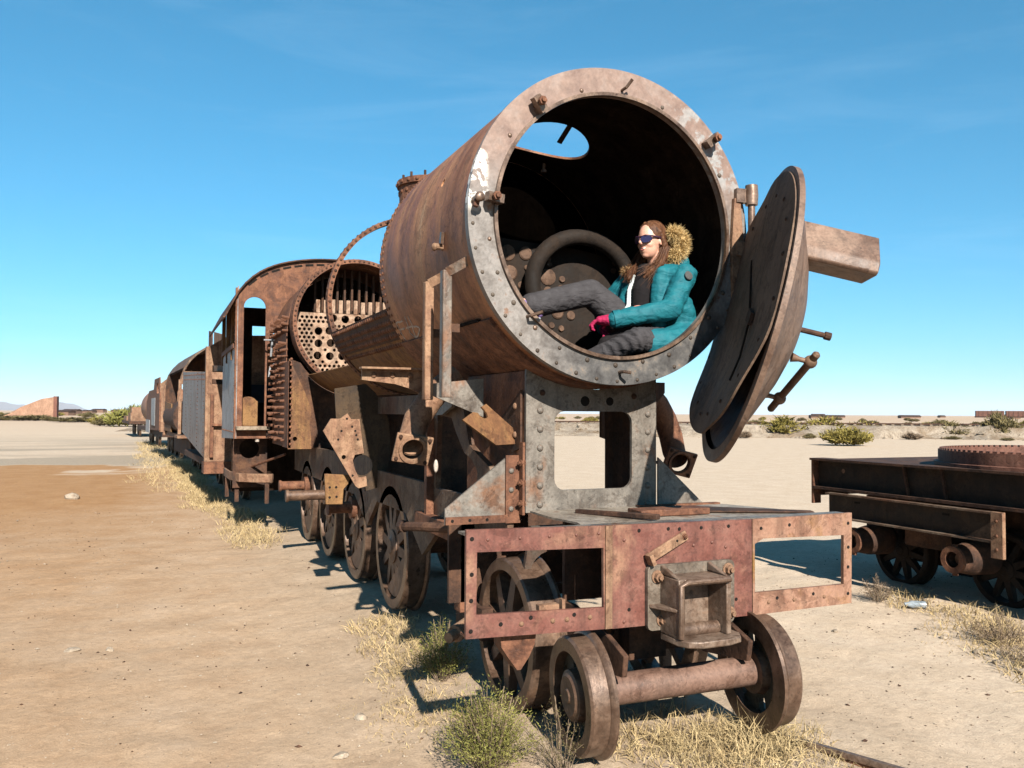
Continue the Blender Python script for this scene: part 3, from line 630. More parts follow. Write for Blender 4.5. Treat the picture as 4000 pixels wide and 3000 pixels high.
# rear tube plate, sunlit, with large flues and small tubes
HL = []
for x, z in ((-.51, 3.0), (-.51, 2.83), (-.52, 2.66), (-.35, 2.655), (-.31, 3.19), (-.14, 3.18), (-.36, 3.01), (-.34, 2.84), (-.18, 2.9), (.04, 3.18), (.22, 3.18), (0, 2.9), (.18, 2.9), (-.18, 2.66), (0, 2.66)): HL.append((x, z-ZC, .056))
def tryhole2(x, z, r):
    if hypot(x, z) + r > .80 or z > .20: return
    for hx, hz, hr in HL:
        if hypot(x-hx, z-hz) < r+hr+.013: return
    HL.append((x, z, r))
for zi in range(-20, 10):
    for xi in range(-20, 21): tryhole2(xi*.064 + (.032 if zi % 2 else 0), zi*.056, .023)
pout = [(.84*cos(R_(a)), .84*sin(R_(a))) for a in range(-196, 17, 4)]
pout = [(x, min(z, .235)) for x, z in pout]
b = MB(); b.plateY([(x, z+ZC) for x, z in pout], [circ(x, z+ZC, r, 14 if r > .05 else 8) for x, z, r in HL], 8.0, .07); rtp = b.obj('firebox_tube_plate', M['tube'], L)
for k in range(11):
    x = -.52+k*.105; z1 = ZC+.40+.03*random.random()
    g = MB(); g.bx(x-.026, x+.026, 8.0, 8.07, ZC+.237, z1); g.obj('crown_stay', M['tube'], rtp)
for k in range(11):
    x = -.52+k*.105; g = MB(); g.bx(x-.014, x+.014, 8.25, 8.34, ZC+.2, ZC+.07+sqrt(.84**2-x*x)-.01); g.obj('crown_bar', M['rust_dark'], rtp)
# firebox wrapper (a hood with vertical sides) with rows of stay bolts
prof = [(-.93, 1.40), (-.93, 2.75)] + [(-.93*cos(R_(a)), 2.98+.985*sin(R_(a))) for a in range(0, 181, 10)] + [(.93, 2.75), (.93, 1.40)]
inn = [(x*.985, z if i in (0, len(prof)-1) else 2.9+(z-2.9)*.985) for i, (x, z) in enumerate(prof)]
g = MB(); n = len(prof); Y0, Y1 = 8.11, 9.45
g.add([(x, Y0, z) for x, z in prof]+[(x, Y1, z) for x, z in prof]+[(x, Y0, z) for x, z in inn]+[(x, Y1, z) for x, z in inn],
      [(i, i+1, n+i+1, n+i) for i in range(n-1)] + [(2*n+i+1, 2*n+i, 3*n+i, 3*n+i+1) for i in range(n-1)] + [(i+1, i, 2*n+i, 2*n+i+1) for i in range(n-1)] + [(n+i, n+i+1, 3*n+i+1, 3*n+i) for i in range(n-1)] + [(0, n, 3*n, 2*n), (n-1, 3*n-1, 4*n-1, 2*n-1)])
fb = g.obj('firebox', M['rust'], L)
g = MB(); g.plateY([(-.88, 1.5), (.88, 1.5)] + [(.88*cos(R_(a)), 2.98+.94*sin(R_(a))) for a in range(0, 181, 12)], [], 8.95, .03); g.obj('firebox_back', M['inner'], fb)
sb = MB(); sb.tube([(0, 0, 0), (0, 0, .095)], [.021, .018], 7); SB = sb.mesh('stay'); SB.materials.append(M['rust'])
for i in range(19):
    z = 1.50+i*.088
    for j in range(9):
        if random.random() < .08: continue
        y = 7.98+j*.165
        if z < 2.9: loc, nn = (-.93, y, z), V((-1, random.uniform(-.15, .15), random.uniform(-.2, .12)))
        else: loc, nn = (-.93*cos((z-2.9)*1.0), y, 2.98+.985*sin((z-2.9)*1.0)), V((-cos((z-2.9)), 0, sin(z-2.9)))
        o = link('stay_bolt', SB, None, fb); place(o, loc, nn, random.uniform(.7, 1.15))
for k in range(15):
    o = link('stay_bolt', SB, None, fb); place(o, (-.35+k*.06, 8.6+random.uniform(-.2, .2), 3.94), (random.uniform(-.1, .1), 0, 1), random.uniform(.6, 1.0))
# throat plate in front of the firebox, below the barrel
b = MB(); b.plateY([(.92, 1.385), (.92, 2.60)] + [(.90*cos(R_(a)), ZC+.90*sin(R_(a))) for a in range(-28, -153, -6)] + [(-.92, 2.60), (-.92, 1.385)], [], 7.90, .03); b.obj('throat_back', M['rust_dark'], L)
b = MB(); b.plateY([(-.96, 1.385), (-.655, 1.385), (-.66, 1.55), (-.68, 1.70), (-.665, 1.90), (-.74, 2.12), (-.86, 2.38), (-.96, 2.58)], [circ(-.87, 1.52, .03, 12)], 7.60, .05)
th = b.obj('throat_plate', M['ochre'], L); tag(th, 'ochre throat plate below the boiler barrel')
rivet_rows('throat_rivets', [((-.93, 7.598, 1.45+k*.075), (0, -1, 0)) for k in range(16)], M['rust'], th, .02)
g = MB(); g.bx(-.965, -.925, 7.60, 8.09, 1.40, 2.55); g.obj('throat_angle', M['rust'], th)
# dome stump on top
g = MB(); g.lathe([(.33, 3.7), (.33, 4.17), (.355, 4.17), (.355, 4.23), (.25, 4.23), (.25, 3.7)], (0.0, 4.45, 0), (0, 0, 1), 48); dm = g.obj('dome_stump', M['rust'], L); tag(dm, 'riveted steam dome stump behind the smokebox')
g = MB(); g.lathe([(.93, 4.05), (.93, 4.9), (.945, 4.9), (.945, 4.05)], CEN, YP, 14, R_(-112), R_(-68), ref=(1, 0, 0)); g.obj('dome_saddle', M['rust'], dm)
for k in range(22):
    a = 2*pi*k/22
    rivet(dm, (.357*cos(a), 4.45+.357*sin(a), 4.20), (cos(a), sin(a), 0), .020, 'rust'); rivet(dm, (.332*cos(a+.14), 4.45+.332*sin(a+.14), 4.11), (cos(a), sin(a), 0), .020, 'rust')
for k in range(12):
    a = 2*pi*k/12; g = MB(); g.cyl((.30*cos(a), 4.45+.30*sin(a), 4.22), (.30*cos(a), 4.45+.30*sin(a), 4.29), .013, 7); g.obj('dome_stud', M['rust_dark'], dm)

# ------------------------------------------------------------------ lower left: motion plates
M['curv'] = rust('brown_green_plate', [(.028, .018, .012), (.055, .036, .022), (.085, .057, .034), (.075, .042, .025)], 4, .8, .3)
cp2 = [(-1.02, 2.10), (-.72, 2.15), (-.62, 2.06), (-.55, 1.93), (-.49, 1.80), (-.47, 1.55), (-.49, 1.37), (-.56, 1.16), (-.72, 1.12), (-.72, 1.25), (-.86, 1.25), (-.98, 1.5)]
b = MB(); b.plateY(cp2, [circ(-.745, 1.37, .098, 24)], 4.2, .02); b.obj('motion_plate', M['curv'], L)
hang = [(-1.14, 1.70), (-1.07, 1.815), (-.985, 1.815), (-.915, 1.865), (-.88, 1.81), (-.80, 1.812), (-.755, 1.49), (-.84, 1.475), (-.86, 1.42), (-.835, 1.33), (-.80, 1.26), (-.73, 1.27), (-.72, 1.18), (-.80, 1.16), (-.83, 1.18)]
b = MB(); b.plateY(hang, [circ(-.945, 1.455, .021, 12)], 4.10, .02); hb = b.obj('motion_bracket', M['rust_light'], L); tag(hb, 'dusty bracket plate hanging behind the driving wheel')
for x, z in ((-.92, 1.815), (-.87, 1.74), (-.84, 1.70), (-.83, 1.66), (-.815, 1.62), (-1.0, 1.62), (-.97, 1.70), (-.86, 1.28)): hole(hb, x, z, .011, 4.0985)
pl = [(-1.10, 1.295), (-.84, 1.275), (-.87, 1.20), (-.915, 1.15), (-.925, 1.0), (-1.085, 1.005)]
b = MB(); b.plateY(pl, [], 4.22, .03); gb = b.obj('guide_block', M['ochre'], L)
for x, z in ((-1.05, 1.165), (-.99, 1.165), (-1.05, 1.07), (-.985, 1.075)): hole(gb, x, z, .012, 4.2185)
# cylinder-side clutter between leading wheel and driver
g = MB(); g.bx(-.68, -.60, 1.55, 2.65, .98, 1.10); g.bx(-.70, -.58, 1.50, 1.62, .55, 1.26); fb2 = g.obj('spring_hanger', M['rust'], L)
for z in (.98, .84, .70): bolt(fb2, (-.70, 1.56, z), (-1, -.2, 0), .026, 'rust_light')
g = MB(); g.tube([(-.66, 1.7, 1.08), (-.80, 2.1, 1.05), (-.86, 2.3, 1.03)], .035, 10); g.tube([(-.86, 2.29, 1.03), (-.87, 2.34, 1.03)], .045, 10); g.obj('brake_arm', M['rust_dark'], L)
g = MB(); g.tube([(-.62, 1.45, .50), (-.80, 1.30, .47)], .055, 12); g.tube([(-.74, 1.35, .48), (-.86, 1.26, .46)], .034, 12); g.obj('brake_shaft', M['rust_light'], L)
g = MB(); g.bx(-.64, -.56, 1.25, 1.75, .42, .62); g.obj('equaliser', M['rust_dark'], L)

# ------------------------------------------------------------------ wheels
def wheel(name, parent, c, R, kind, s=-1, yaw=0.0, tilt=0.0, mat='wheel', width=.135, face=.0):
    """s=-1: outer face to -X.  built around the local origin with x pointing inwards from the outer face"""
    g = MB(); ri = R*(.74 if kind == 'disc' else .84); ax = (-s, 0, 0)
    g.lathe([(ri, 0), (R-.012, 0), (R, .012), (R+.002, width-.038), (R+.016, width-.032), (R+.026, width-.018), (R+.024, width), (ri, width), (ri, 0)], (0, 0, 0), ax, 72)
    w = g.obj(name, M['tyre'], parent)
    w.location = c; w.rotation_euler = (0, tilt, yaw)
    X = lambda h: -s*h
    if kind == 'disc':
        g = MB(); hs = []
        for k in range(6):
            a = 2*pi*k/6+.3; hs.append([(R*.60*cos(a)+.030*cos(t+a), R*.60*sin(a)+.052*sin(t+a)) for t in [2*pi*i/12 for i in range(12)]])
        g.plate(circ(0, 0, ri+.002, 48), hs, (X(.055 if s < 0 else .085), 0, 0), (0, 1, 0), (0, 0, 1), .03); g.obj('wheel_disc', M['wheeldark'], w)
        g = MB(); g.lathe([(0, -.012), (R*.10, -.014), (R*.13, -.006), (R*.33, -.008), (R*.36, .0), (R*.43, .008), (R*.45, .06), (R*.40, .13), (0, .13)], (0, 0, 0), ax, 40, closed=False); g.obj('hub', M[mat], w)
    else:
        ns = 12 if R > .5 else (8 if width > .15 else 10)
        for k in range(ns):
            a = 2*pi*k/ns+.16
            d = V((0, cos(a), sin(a))); t = V((0, -sin(a), cos(a)))
            g = MB(); p0 = d*(R*.20); p1 = d*(ri+.004); vs = []
            for q, hw, x0_, x1_ in ((p0, .035 if width < .15 else .05, .02, .10), (p1, .022 if width < .15 else .034, .045, .10)):
                for xx in (x0_, x1_):
                    for sg in (-1, 1): vs.append(q + t*hw*sg + V((X(xx), 0, 0)))
            g.add(vs, [(0, 1, 3, 2), (4, 6, 7, 5), (0, 4, 5, 1), (2, 3, 7, 6), (0, 2, 6, 4), (1, 5, 7, 3)]); g.obj('spoke', M[mat], w)
        g = MB(); g.lathe([(0, -.01), (R*.12, -.01), (R*.14, .0), (R*.27, .01), (R*.28, .12), (0, .12)], (0, 0, 0), ax, 28, closed=False); g.obj('hub', M[mat], w)
        if kind == 'driver':
            g = MB(); g.plate(circ(0, 0, ri+.002, 40), [], (X(.105) - .006, 0, 0), (0, 1, 0), (0, 0, 1), .012); g.obj('wheel_disc', M['wheeldark'], w)
            g = MB(); g.plate([(R*.80*cos(t), R*.80*sin(t)) for t in [R_(210+i*6) for i in range(21)]], [], (X(.05) - .022, 0, 0), (0, 1, 0), (0, 0, 1), .045); g.obj('counterweight', M[mat], w)
    return w
M['tyre'] = rust('tyre_steel', [(.085, .055, .043), (.15, .098, .074), (.21, .145, .112), (.24, .15, .10)], 6, .40, .12, spec=.6, metal=.35)
M['wheeldark'] = rust('wheel_recess', [(.035, .034, .028), (.065, .062, .050), (.10, .085, .062)], 7, .7, .3)
M['axle'] = rust('axle_iron', [(.12, .072, .058), (.19, .120, .098), (.25, .165, .135)], 5, .6, .2, patch=(.27, .15, .08), pscale=2.4, pth=(.60, .68))
ws_y, ws_t = R_(-5), R_(-2.0)
w1 = wheel('wheel', L, (-.60, .095, .425), .30, 'disc', -1, ws_y, ws_t); tag(w1, 'front left pony wheel with round hub')
w2 = wheel('wheel', L, (.60, -.01, .465), .30, 'disc', 1, ws_y, ws_t); tag(w2, 'front right pony wheel with oval holes')
g = MB(); g.cyl((-.48, .085, .430), (.50, .0, .462), .080, 28); g.obj('axle', M['axle'], L)
w3 = wheel('wheel', L, (-.60, .979, .535), .45, 'spoke', -1, 0, 0, width=.20); tag(w3, 'spoked leading wheel behind the left beam frame')
wheel('wheel', L, (.60, .979, .535), .45, 'spoke', 1)
g = MB(); g.cyl((-.48, .979, .535), (.48, .979, .535), .075, 20); g.obj('axle', M['rust_dark'], L)
for i, (y, z) in enumerate(((3.68, .665), (5.20, .66), (6.72, .655), (8.24, .65))):
    w = wheel('driving_wheel', L, (-.60, y, z), .555, 'driver', -1, width=.20)
    w.rotation_euler = (R_(-35+i*9), 0, 0)
    wheel('driving_wheel', L, (.60, y, z), .555, 'driver', 1)
    g = MB(); g.cyl((-.48, y, z), (.48, y, z), .085, 16); g.obj('axle', M['rust_dark'], L)
    g = MB(); ln = (.0, .20, .42, .30)[i]; cy, cz = y+.02, z+.20 if i else z-.16
    if i:
        g.tube([(-.55, cy, cz), (-.64, cy, cz)], .12, 18); g.tube([(-.63, cy, cz), (-.66-ln, cy, cz)], .062, 16); g.tube([(-.65-ln, cy, cz), (-.68-ln, cy, cz)], .076, 16)
        g.obj('crank_pin', M['rust'] if i != 2 else M['wheel'], L)
# leading-truck frame, centre bolster
for x in (-.40, .37):
    g = MB(); g.plateX([(-.10, .55), (.30, .50), (.55, .62), (1.3, .66), (1.3, .78), (.45, .80), (.05, .72), (-.12, .66)], [], x, .03); g.obj('truck_frame', M['rust_dark'], L)
g = MB(); g.plateY([(-.36, .56), (-.15, .62), (-.10, .78), (.12, .78), (.16, .60), (.36, .56), (.36, .50), (-.36, .50)], [], .42, .03); g.bx(-.12, .12, .30, .50, .50, 1.25); g.obj('truck_bolster', M['rust_dark'], L)
g = MB(); g.plateY([(-1.0, .60), (-.80, .66), (-.80, .80), (-.86, .82), (-1.02, .80)], [], 1.55, .03); 
g = MB(); g.bx(-.40, .95, .55, .58, .80, 1.26); g.obj('beam_stretcher', M['rust_dark'], L)
g = MB(); g.plateY([(-1.0, .795), (-.80, .79), (-.81, .72), (-.84, .66), (-.885, .60), (-.905, .60), (-.95, .66), (-.99, .72)], [], .06, .10); g.obj('beam_lug', M['rust'], L)
g = MB(); g.bx(-.80, -.69, .03, .07, .886, .915); g.obj('beam_step', M['rust_light'], L)
g = MB(); g.bx(-.672, -.655, .03, .07, .886, .935); g.obj('beam_step', M['rust_light'], L)

# ------------------------------------------------------------------ cab
YC = 9.5
def roofz(x): return 4.28 - .33*(x/1.46)**2 - .25*(abs(x)/1.46)**6
fr_o = [(-1.45, 1.47), (-1.02, 1.47), (-1.02, 2.9)] + [(-.95*cos(R_(a)), 2.95+.93*sin(R_(a))) for a in range(0, 181, 12)] + [(1.02, 2.9), (1.02, 1.47), (1.45, 1.47)] + [(1.45-2.9*k/24, roofz(1.45-2.9*k/24)-.03) for k in range(25)]
def archwin(x0_, x1_, z0, z1):
    r = (x1_-x0_)/2; return [(x0_, z0), (x1_, z0)] + [((x0_+x1_)/2+r*cos(R_(a)), z1-r+r*sin(R_(a))) for a in range(0, 181, 15)]
b = MB(); b.plateY(fr_o, [archwin(-1.37, -1.05, 1.66, 3.62), archwin(1.05, 1.37, 1.66, 3.62)], YC, .02); cf = b.obj('cab_front', M['rust'], L); tag(cf, 'cab front sheet with tall arched window')
for k in range(8):
    x = -1.25+k*.17; z = roofz(x)-.085; g = MB(); g.bar((x-.06, YC-.003, roofz(x-.06)-.09), (x+.06, YC-.003, roofz(x+.06)-.09), .006, .03, (0, 0, 1)); g.obj('roof_slot_strip', M['void'], cf)  # dark strips on the sheet; the slots' shade is only colour
b = MB(); b.plateY(archwin(-1.385, -1.035, 1.64, 3.64), [archwin(-1.37, -1.05, 1.66, 3.62)], YC-.012, .010); b.obj('window_frame', M['rust'], cf)
rp = [(-1.66, 3.30), (-1.58, 3.46)] + [(-1.46+2.92*k/28, roofz(-1.46+2.92*k/28)) for k in range(29)] + [(1.58, 3.46), (1.66, 3.30)]
g = MB(); n = len(rp); g.add([(x, YC-.06, z) for x, z in rp]+[(x, 13.2, z) for x, z in rp]+[(x*.99, YC-.06, z-.02) for x, z in rp]+[(x*.99, 13.2, z-.02) for x, z in rp],
      [(i, i+1, n+i+1, n+i) for i in range(n-1)] + [(2*n+i, 3*n+i, 3*n+i+1, 2*n+i+1) for i in range(n-1)] + [(i, 2*n+i, 2*n+i+1, i+1) for i in range(n-1)] + [(n+i, n+i+1, 3*n+i+1, 3*n+i) for i in range(n-1)] + [(0, n, 3*n, 2*n), (n-1, 3*n-1, 4*n-1, 2*n-1)])
cr = g.obj('cab_roof', M['rust_dark'], L); rivet_rows('roof_rivets', [((x, YC-.062, z-.01), (0, -1, 0)) for x, z in rp], M['rust'], cr, .012)
g = MB(); g.plateX([(10.0, 4.30), (10.5, 4.28), (10.3, 4.42)], [], .0, .02); g.obj('roof_scrap', M['rust_dark'], cr)
for s in (-1, 1):
    b = MB(); b.plateX([(YC+.022, 1.47), (12.35, 1.40), (12.35, 2.80), (11.6, 2.96), (9.9, 2.90), (9.64, 3.74), (YC+.022, 3.78)], [], s*1.45-.009, .018); cs = b.obj('cab_side', M['bluegrey'], L); tag(cs, 'flaking grey cab side sheet' if s < 0 else None)
    for y in (10.35, 11.35, 12.3):
        g = MB(); g.bx(s*1.45-.03, s*1.45+.03, y, y+.09, 2.70, 3.66); g.obj('window_post', M['ochre'], cs)
    g = MB(); g.bx(s*1.475-.012, s*1.475+.012, YC, 9.60, 1.47, 3.75); g.bx(s*1.48-.01, s*1.48+.01, 9.9, 12.3, 2.86, 2.93); g.obj('corner_angle', M['rust'], cs)
    if s < 0:
        rivet_rows('side_rivets', [((-1.462, 9.75, 1.5+k*.11), (-1, 0, 0)) for k in range(13)] + [((-1.488, 9.55, 1.5+k*.11), (-1, 0, 0)) for k in range(20)] + [((-1.462, 9.8+k*.16, 1.56), (-1, 0, 0)) for k in range(16)], M['rust'], cs, .013)
g = MB(); g.bx(-1.44, 1.44, 9.53, 12.4, 1.47, 1.50); g.obj('cab_floor', M['rust_dark'], L)
g = MB(); g.bx(-1.46, -.98, 9.35, 9.56, 1.60, 1.655); tag(g.obj('floor_plank', M['wood'], L), 'splintered plank under the cab window')
g = MB(); n = 12; g.plateY([(-1.40, 1.66), (-1.12, 1.66), (-1.12, 2.04)] + [(-1.26+.14*cos(R_(a)), 1.98+.13*sin(R_(a))) for a in range(30, 170, 20)] + [(-1.40, 2.0)], [], 9.75, .02); g.obj('seat_box', M['ochre'], L)
g = MB(); g.plateY([(-1.43, 1.5), (1.43, 1.5), (1.43, 3.75), (-1.43, 3.75)], [[(-.99, 1.51), (.9, 1.51), (.9, 3.42), (-.99, 3.42)]], 12.0, .03); g.obj('cab_back', M['inner'], L)
M['blue'] = rust('dark_blue_paint', [(.010, .020, .045), (.02, .035, .075)], 5, .6, .2)
g = MB(); g.bx(-.99, -.5, 12.6, 12.7, 2.05, 2.38); g.obj('locker_door', M['blue'], L)
g = MB(); g.bx(-.99, -.5, 12.6, 12.7, 1.5, 2.049); g.obj('locker', M['inner'], L)
g = MB(); g.bx(-1.0, -.5, 12.72, 12.8, 2.3, 2.62); g.obj('bulkhead', M['rust_light'], L)
g = MB(); g.tube([(-.86, 9.3, 3.02), (-.98, 9.2, 2.98), (-1.0, 9.2, 2.7)], .016, 8); g.tube([(-1.1, 9.25, 2.95), (-.95, 9.25, 2.95)], .014, 8); g.tube([(-.93, 9.25, 2.6), (-1.0, 9.25, 2.55), (-1.02, 9.25, 2.4)], .014, 8); g.obj('gauge_pipes', M['bluegrey'], L)
# under the cab
g = MB(); g.plateY([(-1.46, .70), (-.95, .70), (-.95, 1.46), (-1.46, 1.46)], [circ(-1.22, 1.30, .15, 20)], 9.9, .02); g.obj('drag_box', M['rust_dark'], L)
g = MB(); g.bx(-1.44, 1.4, 10.4, 10.45, .6, 1.46); g.obj('drag_box', M['inner'], L)
g = MB(); g.tube([(-1.14, 9.55, 1.58), (-1.14, 9.55, 1.50)], .05, 10); g.tube([(-1.14, 9.55, 1.50), (-1.14, 9.55, 1.42)], .03, 10); g.obj('injector_cup', M['chalk'], L)
pth = [(-1.50, 11.2), (-1.48, 10.2), (-1.38, 9.75), (-1.15, 9.55), (-.92, 9.45)]
g = MB(); vs = []; fs = []
for i, (x, y) in enumerate(pth):
    for z in (.80, .93): vs += [(x, y, z), (x+.03, y+.09, z)]
for i in range(len(pth)-1):
    a = 4*i; c = a+4; fs += [(a, a+2, c+2, c), (a+2, a+3, c+3, c+2), (a+1, c+1, c+3, a+3), (a, c, c+1, a+1)]
fs += [(0, 1, 3, 2), (len(vs)-4, len(vs)-2, len(vs)-1, len(vs)-3)]
g.add(vs, fs); tag(g.obj('step_bar', M['rust_light'], L), 'bent footstep bar under the cab')
for x, y in ((-1.40, 9.95), (-1.0, 9.5), (-1.48, 10.8)):
    g = MB(); g.bx(x-.02, x+.04, y, y+.05, .48, .80); g.obj('step_hanger', M['rust_dark'], L)
g = MB(); g.tube([(-1.3, 10.2, .95), (-.8, 9.0, 1.25)], .02, 8); g.obj('brake_rod', M['rust'], L)
# ------------------------------------------------------------------ ground
def smooth(a, b, x):
    t = max(0, min(1, (x-a)/(b-a))); return t*t*(3-2*t)
def gh(x, y):
    d = hypot(x, y)
    z = .10*math.exp(-(x/1.05)**2)*smooth(-2.5, -.6, y)*(1-smooth(60, 120, y))
    z += .09*math.exp(-((x-5.4)/1.1)**2)*smooth(-6, 0, y)*(1-smooth(9, 16, y))
    z += .035*noise.noise(V((x*.35, y*.35, 3)))*smooth(0, 3, d)
    if d < 40: z += .016*noise.noise(V((x*2.1, y*2.1, 7))) + .009*noise.noise(V((x*6, y*6, 1))) - .012*max(0, noise.noise(V((x*3.4, y*3.4, 4)))-.25)
    z += 1.2*noise.noise(V((x*.006, y*.006, 9)))*smooth(140, 500, d)
    return z
def axis(lo, hi, step, far_lo, far_hi, g=1.22):
    a = [lo+i*step for i in range(int((hi-lo)/step)+1)]; s = step
    while a[-1] < far_hi: s *= g; a.append(a[-1]+s)
    s = step
    while a[0] > far_lo: s *= g; a.insert(0, a[0]-s)
    return a
gx = axis(-6, 6.5, .075, -30000, 30000, 1.17); gy = axis(-4.2, 9, .075, -3000, 40000, 1.17)
nx, ny = len(gx), len(gy)
me = bpy.data.meshes.new('ground'); me.from_pydata([(x, y, gh(x, y)) for y in gy for x in gx], [], [(j*nx+i, j*nx+i+1, (j+1)*nx+i+1, (j+1)*nx+i) for j in range(ny-1) for i in range(nx-1)])
me.shade_smooth()
def ground_mat():
    m, nt, b = newmat('desert_sand'); k = N(nt); vec = k.coord(); sep = k.n('ShaderNodeSeparateXYZ'); k.l(vec, sep.inputs[0]); X, Y = sep.outputs[0], sep.outputs[1]
    n0 = k.noise(vec, .35, 5, .6); n1 = k.noise(vec, 1.7, 7, .65); n2 = k.noise(vec, 14, 6, .7); n3 = k.noise(vec, 90, 4, .75)
    st = k.coord((.25, 1.0, 1)); ns = k.noise(st, .22, 6, .6, .3)
    tan = k.ramp(n1, [(.3, (.39, .268, .172)), (.5, (.44, .318, .212)), (.7, (.475, .355, .25))])
    pale = k.ramp(n1, [(.3, (.48, .375, .272)), (.7, (.57, .46, .35))])
    grey = k.ramp(n2, [(.3, (.27, .225, .170)), (.7, (.37, .305, .23))])
    brown = k.ramp(n1, [(.3, (.31, .165, .072)), (.7, (.38, .225, .112))])
    c = k.mix(k.mrange(k.math('ADD', X, k.math('MULTIPLY', n0, 2.0)), .2, 3.6), tan, pale)
    nb = k.noise(vec, .16, 3, .5); yy = k.math('ADD', k.math('ADD', Y, k.math('MULTIPLY_ADD', n0, 3.0, -1.5)), k.math('MULTIPLY_ADD', nb, 26.0, -13.0)); xx = k.math('ADD', X, k.math('MULTIPLY_ADD', n1, 1.6, -.8))
    bm_ = k.math('MULTIPLY', k.math('MULTIPLY', k.mrange(yy, -1, 15), k.mrange(yy, 27.8, 26.2)), k.math('MULTIPLY', k.mrange(xx, -.9, -3.4), k.mrange(X, -60, -30)))
    c = k.mix(bm_, c, brown)
    c = k.mix(k.math('MULTIPLY', k.mrange(yy, 26.2, 27.8), k.mrange(X, 2, -2)), c, pale); gm = k.math('MULTIPLY', k.math('MULTIPLY', k.mrange(yy, 26.2, 27.8), k.mrange(yy, 75, 38)), k.mrange(X, 3, -1))
    c = k.mix(k.math('MULTIPLY', k.math('MULTIPLY', gm, .95), k.ramp(ns, [(.40, .15), (.52, 1.0)])), c, grey)
    # cinders along the tracks
    ax_ = k.math('ABSOLUTE', X); tr = k.math('MULTIPLY', k.mrange(k.math('ADD', ax_, k.math('MULTIPLY', n1, .9)), 2.3, 1.0), k.mrange(Y, -3, -.5))
    c = k.mix(k.math('MULTIPLY', tr, .42), c, grey)
    far = k.mrange(Y, 60, 200); fc = k.ramp(ns, [(.35, (.40, .29, .20)), (.5, (.52, .39, .28)), (.65, (.46, .33, .23))]); c = k.mix(far, c, fc)
    c = k.mix(.35, c, k.ramp(n2, [(.3, .3), (.7, .7)]), 'OVERLAY'); c = k.mix(.45, c, k.ramp(n3, [(.3, .28), (.7, .72)]), 'OVERLAY')
    sp = k.ramp(k.noise(vec, 34, 2, .5), [(.26, .45), (.31, 1.0)]); c = k.mix(.6, c, sp, 'MULTIPLY')
    for sc_, th in ((9.0, .13), (23.0, .16), (52.0, .20)):
        vo = k.n('ShaderNodeTexVoronoi'); vo.inputs['Scale'].default_value = sc_; k.l(vec, vo.inputs['Vector']); cs = k.n('ShaderNodeSeparateColor'); k.l(vo.outputs['Color'], cs.inputs[0])
        sz = k.math('MULTIPLY', cs.outputs[0], th); inside = k.math('LESS_THAN', vo.outputs['Distance'], sz); sel = k.math('GREATER_THAN', cs.outputs[1], .62)
        c = k.mix(k.math('MULTIPLY', k.math('MULTIPLY', inside, sel), .75), c, k.ramp(cs.outputs[2], [(.0, (.10, .07, .05)), (.45, (.22, .15, .10)), (.55, (.46, .38, .28)), (1.0, (.60, .52, .42))]))
    k.l(c, b.inputs['Base Color']); b.inputs['Roughness'].default_value = .95; b.inputs['Specular IOR Level'].default_value = .1
    h = k.math('ADD', k.math('MULTIPLY', n2, .6), k.math('MULTIPLY', n3, .25)); k.bump(h, .55, .03, b); return m
M['sand'] = ground_mat()
ground = link('ground', me, M['sand']); tag(ground, kind='structure')

# ------------------------------------------------------------------ hills on the horizon
M['hill'] = rust('bare_hill', [(.16, .12, .10), (.24, .18, .15)], .002, 1, 0)
def ridge(name, x0_, x1_, y, prof):
    g = MB(); n = 90; vs = []; fs = []
    for i in range(n+1):
        t = i/n; x = x0_+(x1_-x0_)*t; h = prof(t)*(.85+.3*noise.noise(V((t*22, 1, 0)))+.12*noise.noise(V((t*70, 4, 0))))
        vs += [(x, y-1600, -5), (x, y-500, h*.45), (x, y, max(h, 1)), (x, y+1600, -5)]
    for i in range(n):
        for j in range(3): a = 4*i+j; fs.append((a, a+1, a+5, a+4))
    g.add(vs, fs); return tag(g.obj(name, M['hill'], None, None), kind='structure')
def hprof(t):
    z = 225*math.exp(-((t-.45)/.33)**4) + 190*math.exp(-((t-.88)/.055)**2)
    return z*smooth(0, .06, t)*(1-smooth(.90, 1.0, t))
ridge('hills', -6200, -980, 19000, hprof)

# ------------------------------------------------------------------ embankment and its track on the right
M['bank'] = rust('gravel_bank', [(.20, .155, .11), (.34, .28, .215), (.42, .355, .28)], 1.3, .95, .9, patch=(.25, .185, .125), pscale=.5, pth=(.48, .58))
P0, P1 = V((-4, 84, 0)), V((160, -14, 0)); dirb = (P1-P0).normalized(); nb = V((dirb.y, -dirb.x, 0)); nb = -nb if nb.y > 0 else nb
def bank(t, off):
    p = P0 + dirb*t; return p + nb*off
g = MB(); vs = []; fs = []; nseg = 240; prof = [(4.6, -.3), (3.6, .05), (2.8, .42), (1.7, .90), (1.1, 1.02), (-1.6, 1.05), (-3.5, .5), (-6, -.3)]
Lb = (P1-P0).length
for i in range(nseg+1):
    t = Lb*i/nseg; e = smooth(0, 25, t)
    for o, z in prof:
        q = bank(t, o + 1.1*noise.noise(V((t*.12, o, 2)))+.5*noise.noise(V((t*.5, o, 5)))); vs.append((q.x, q.y, (z*(.35+.65*e) + (.34*noise.noise(V((t*.35, o*.7, 8)))+.26*noise.noise(V((t*1.3, o*2, 3))) if abs(z-1.03) > .05 else 0))))
n = len(prof)
for i in range(nseg):
    for j in range(n-1): a = i*n+j; fs.append((a, a+1, a+n+1, a+n))
g.add(vs, fs); bo = g.obj('embankment', M['bank'], None, 80); tag(bo, kind='structure')
random.seed(17); g = MB()
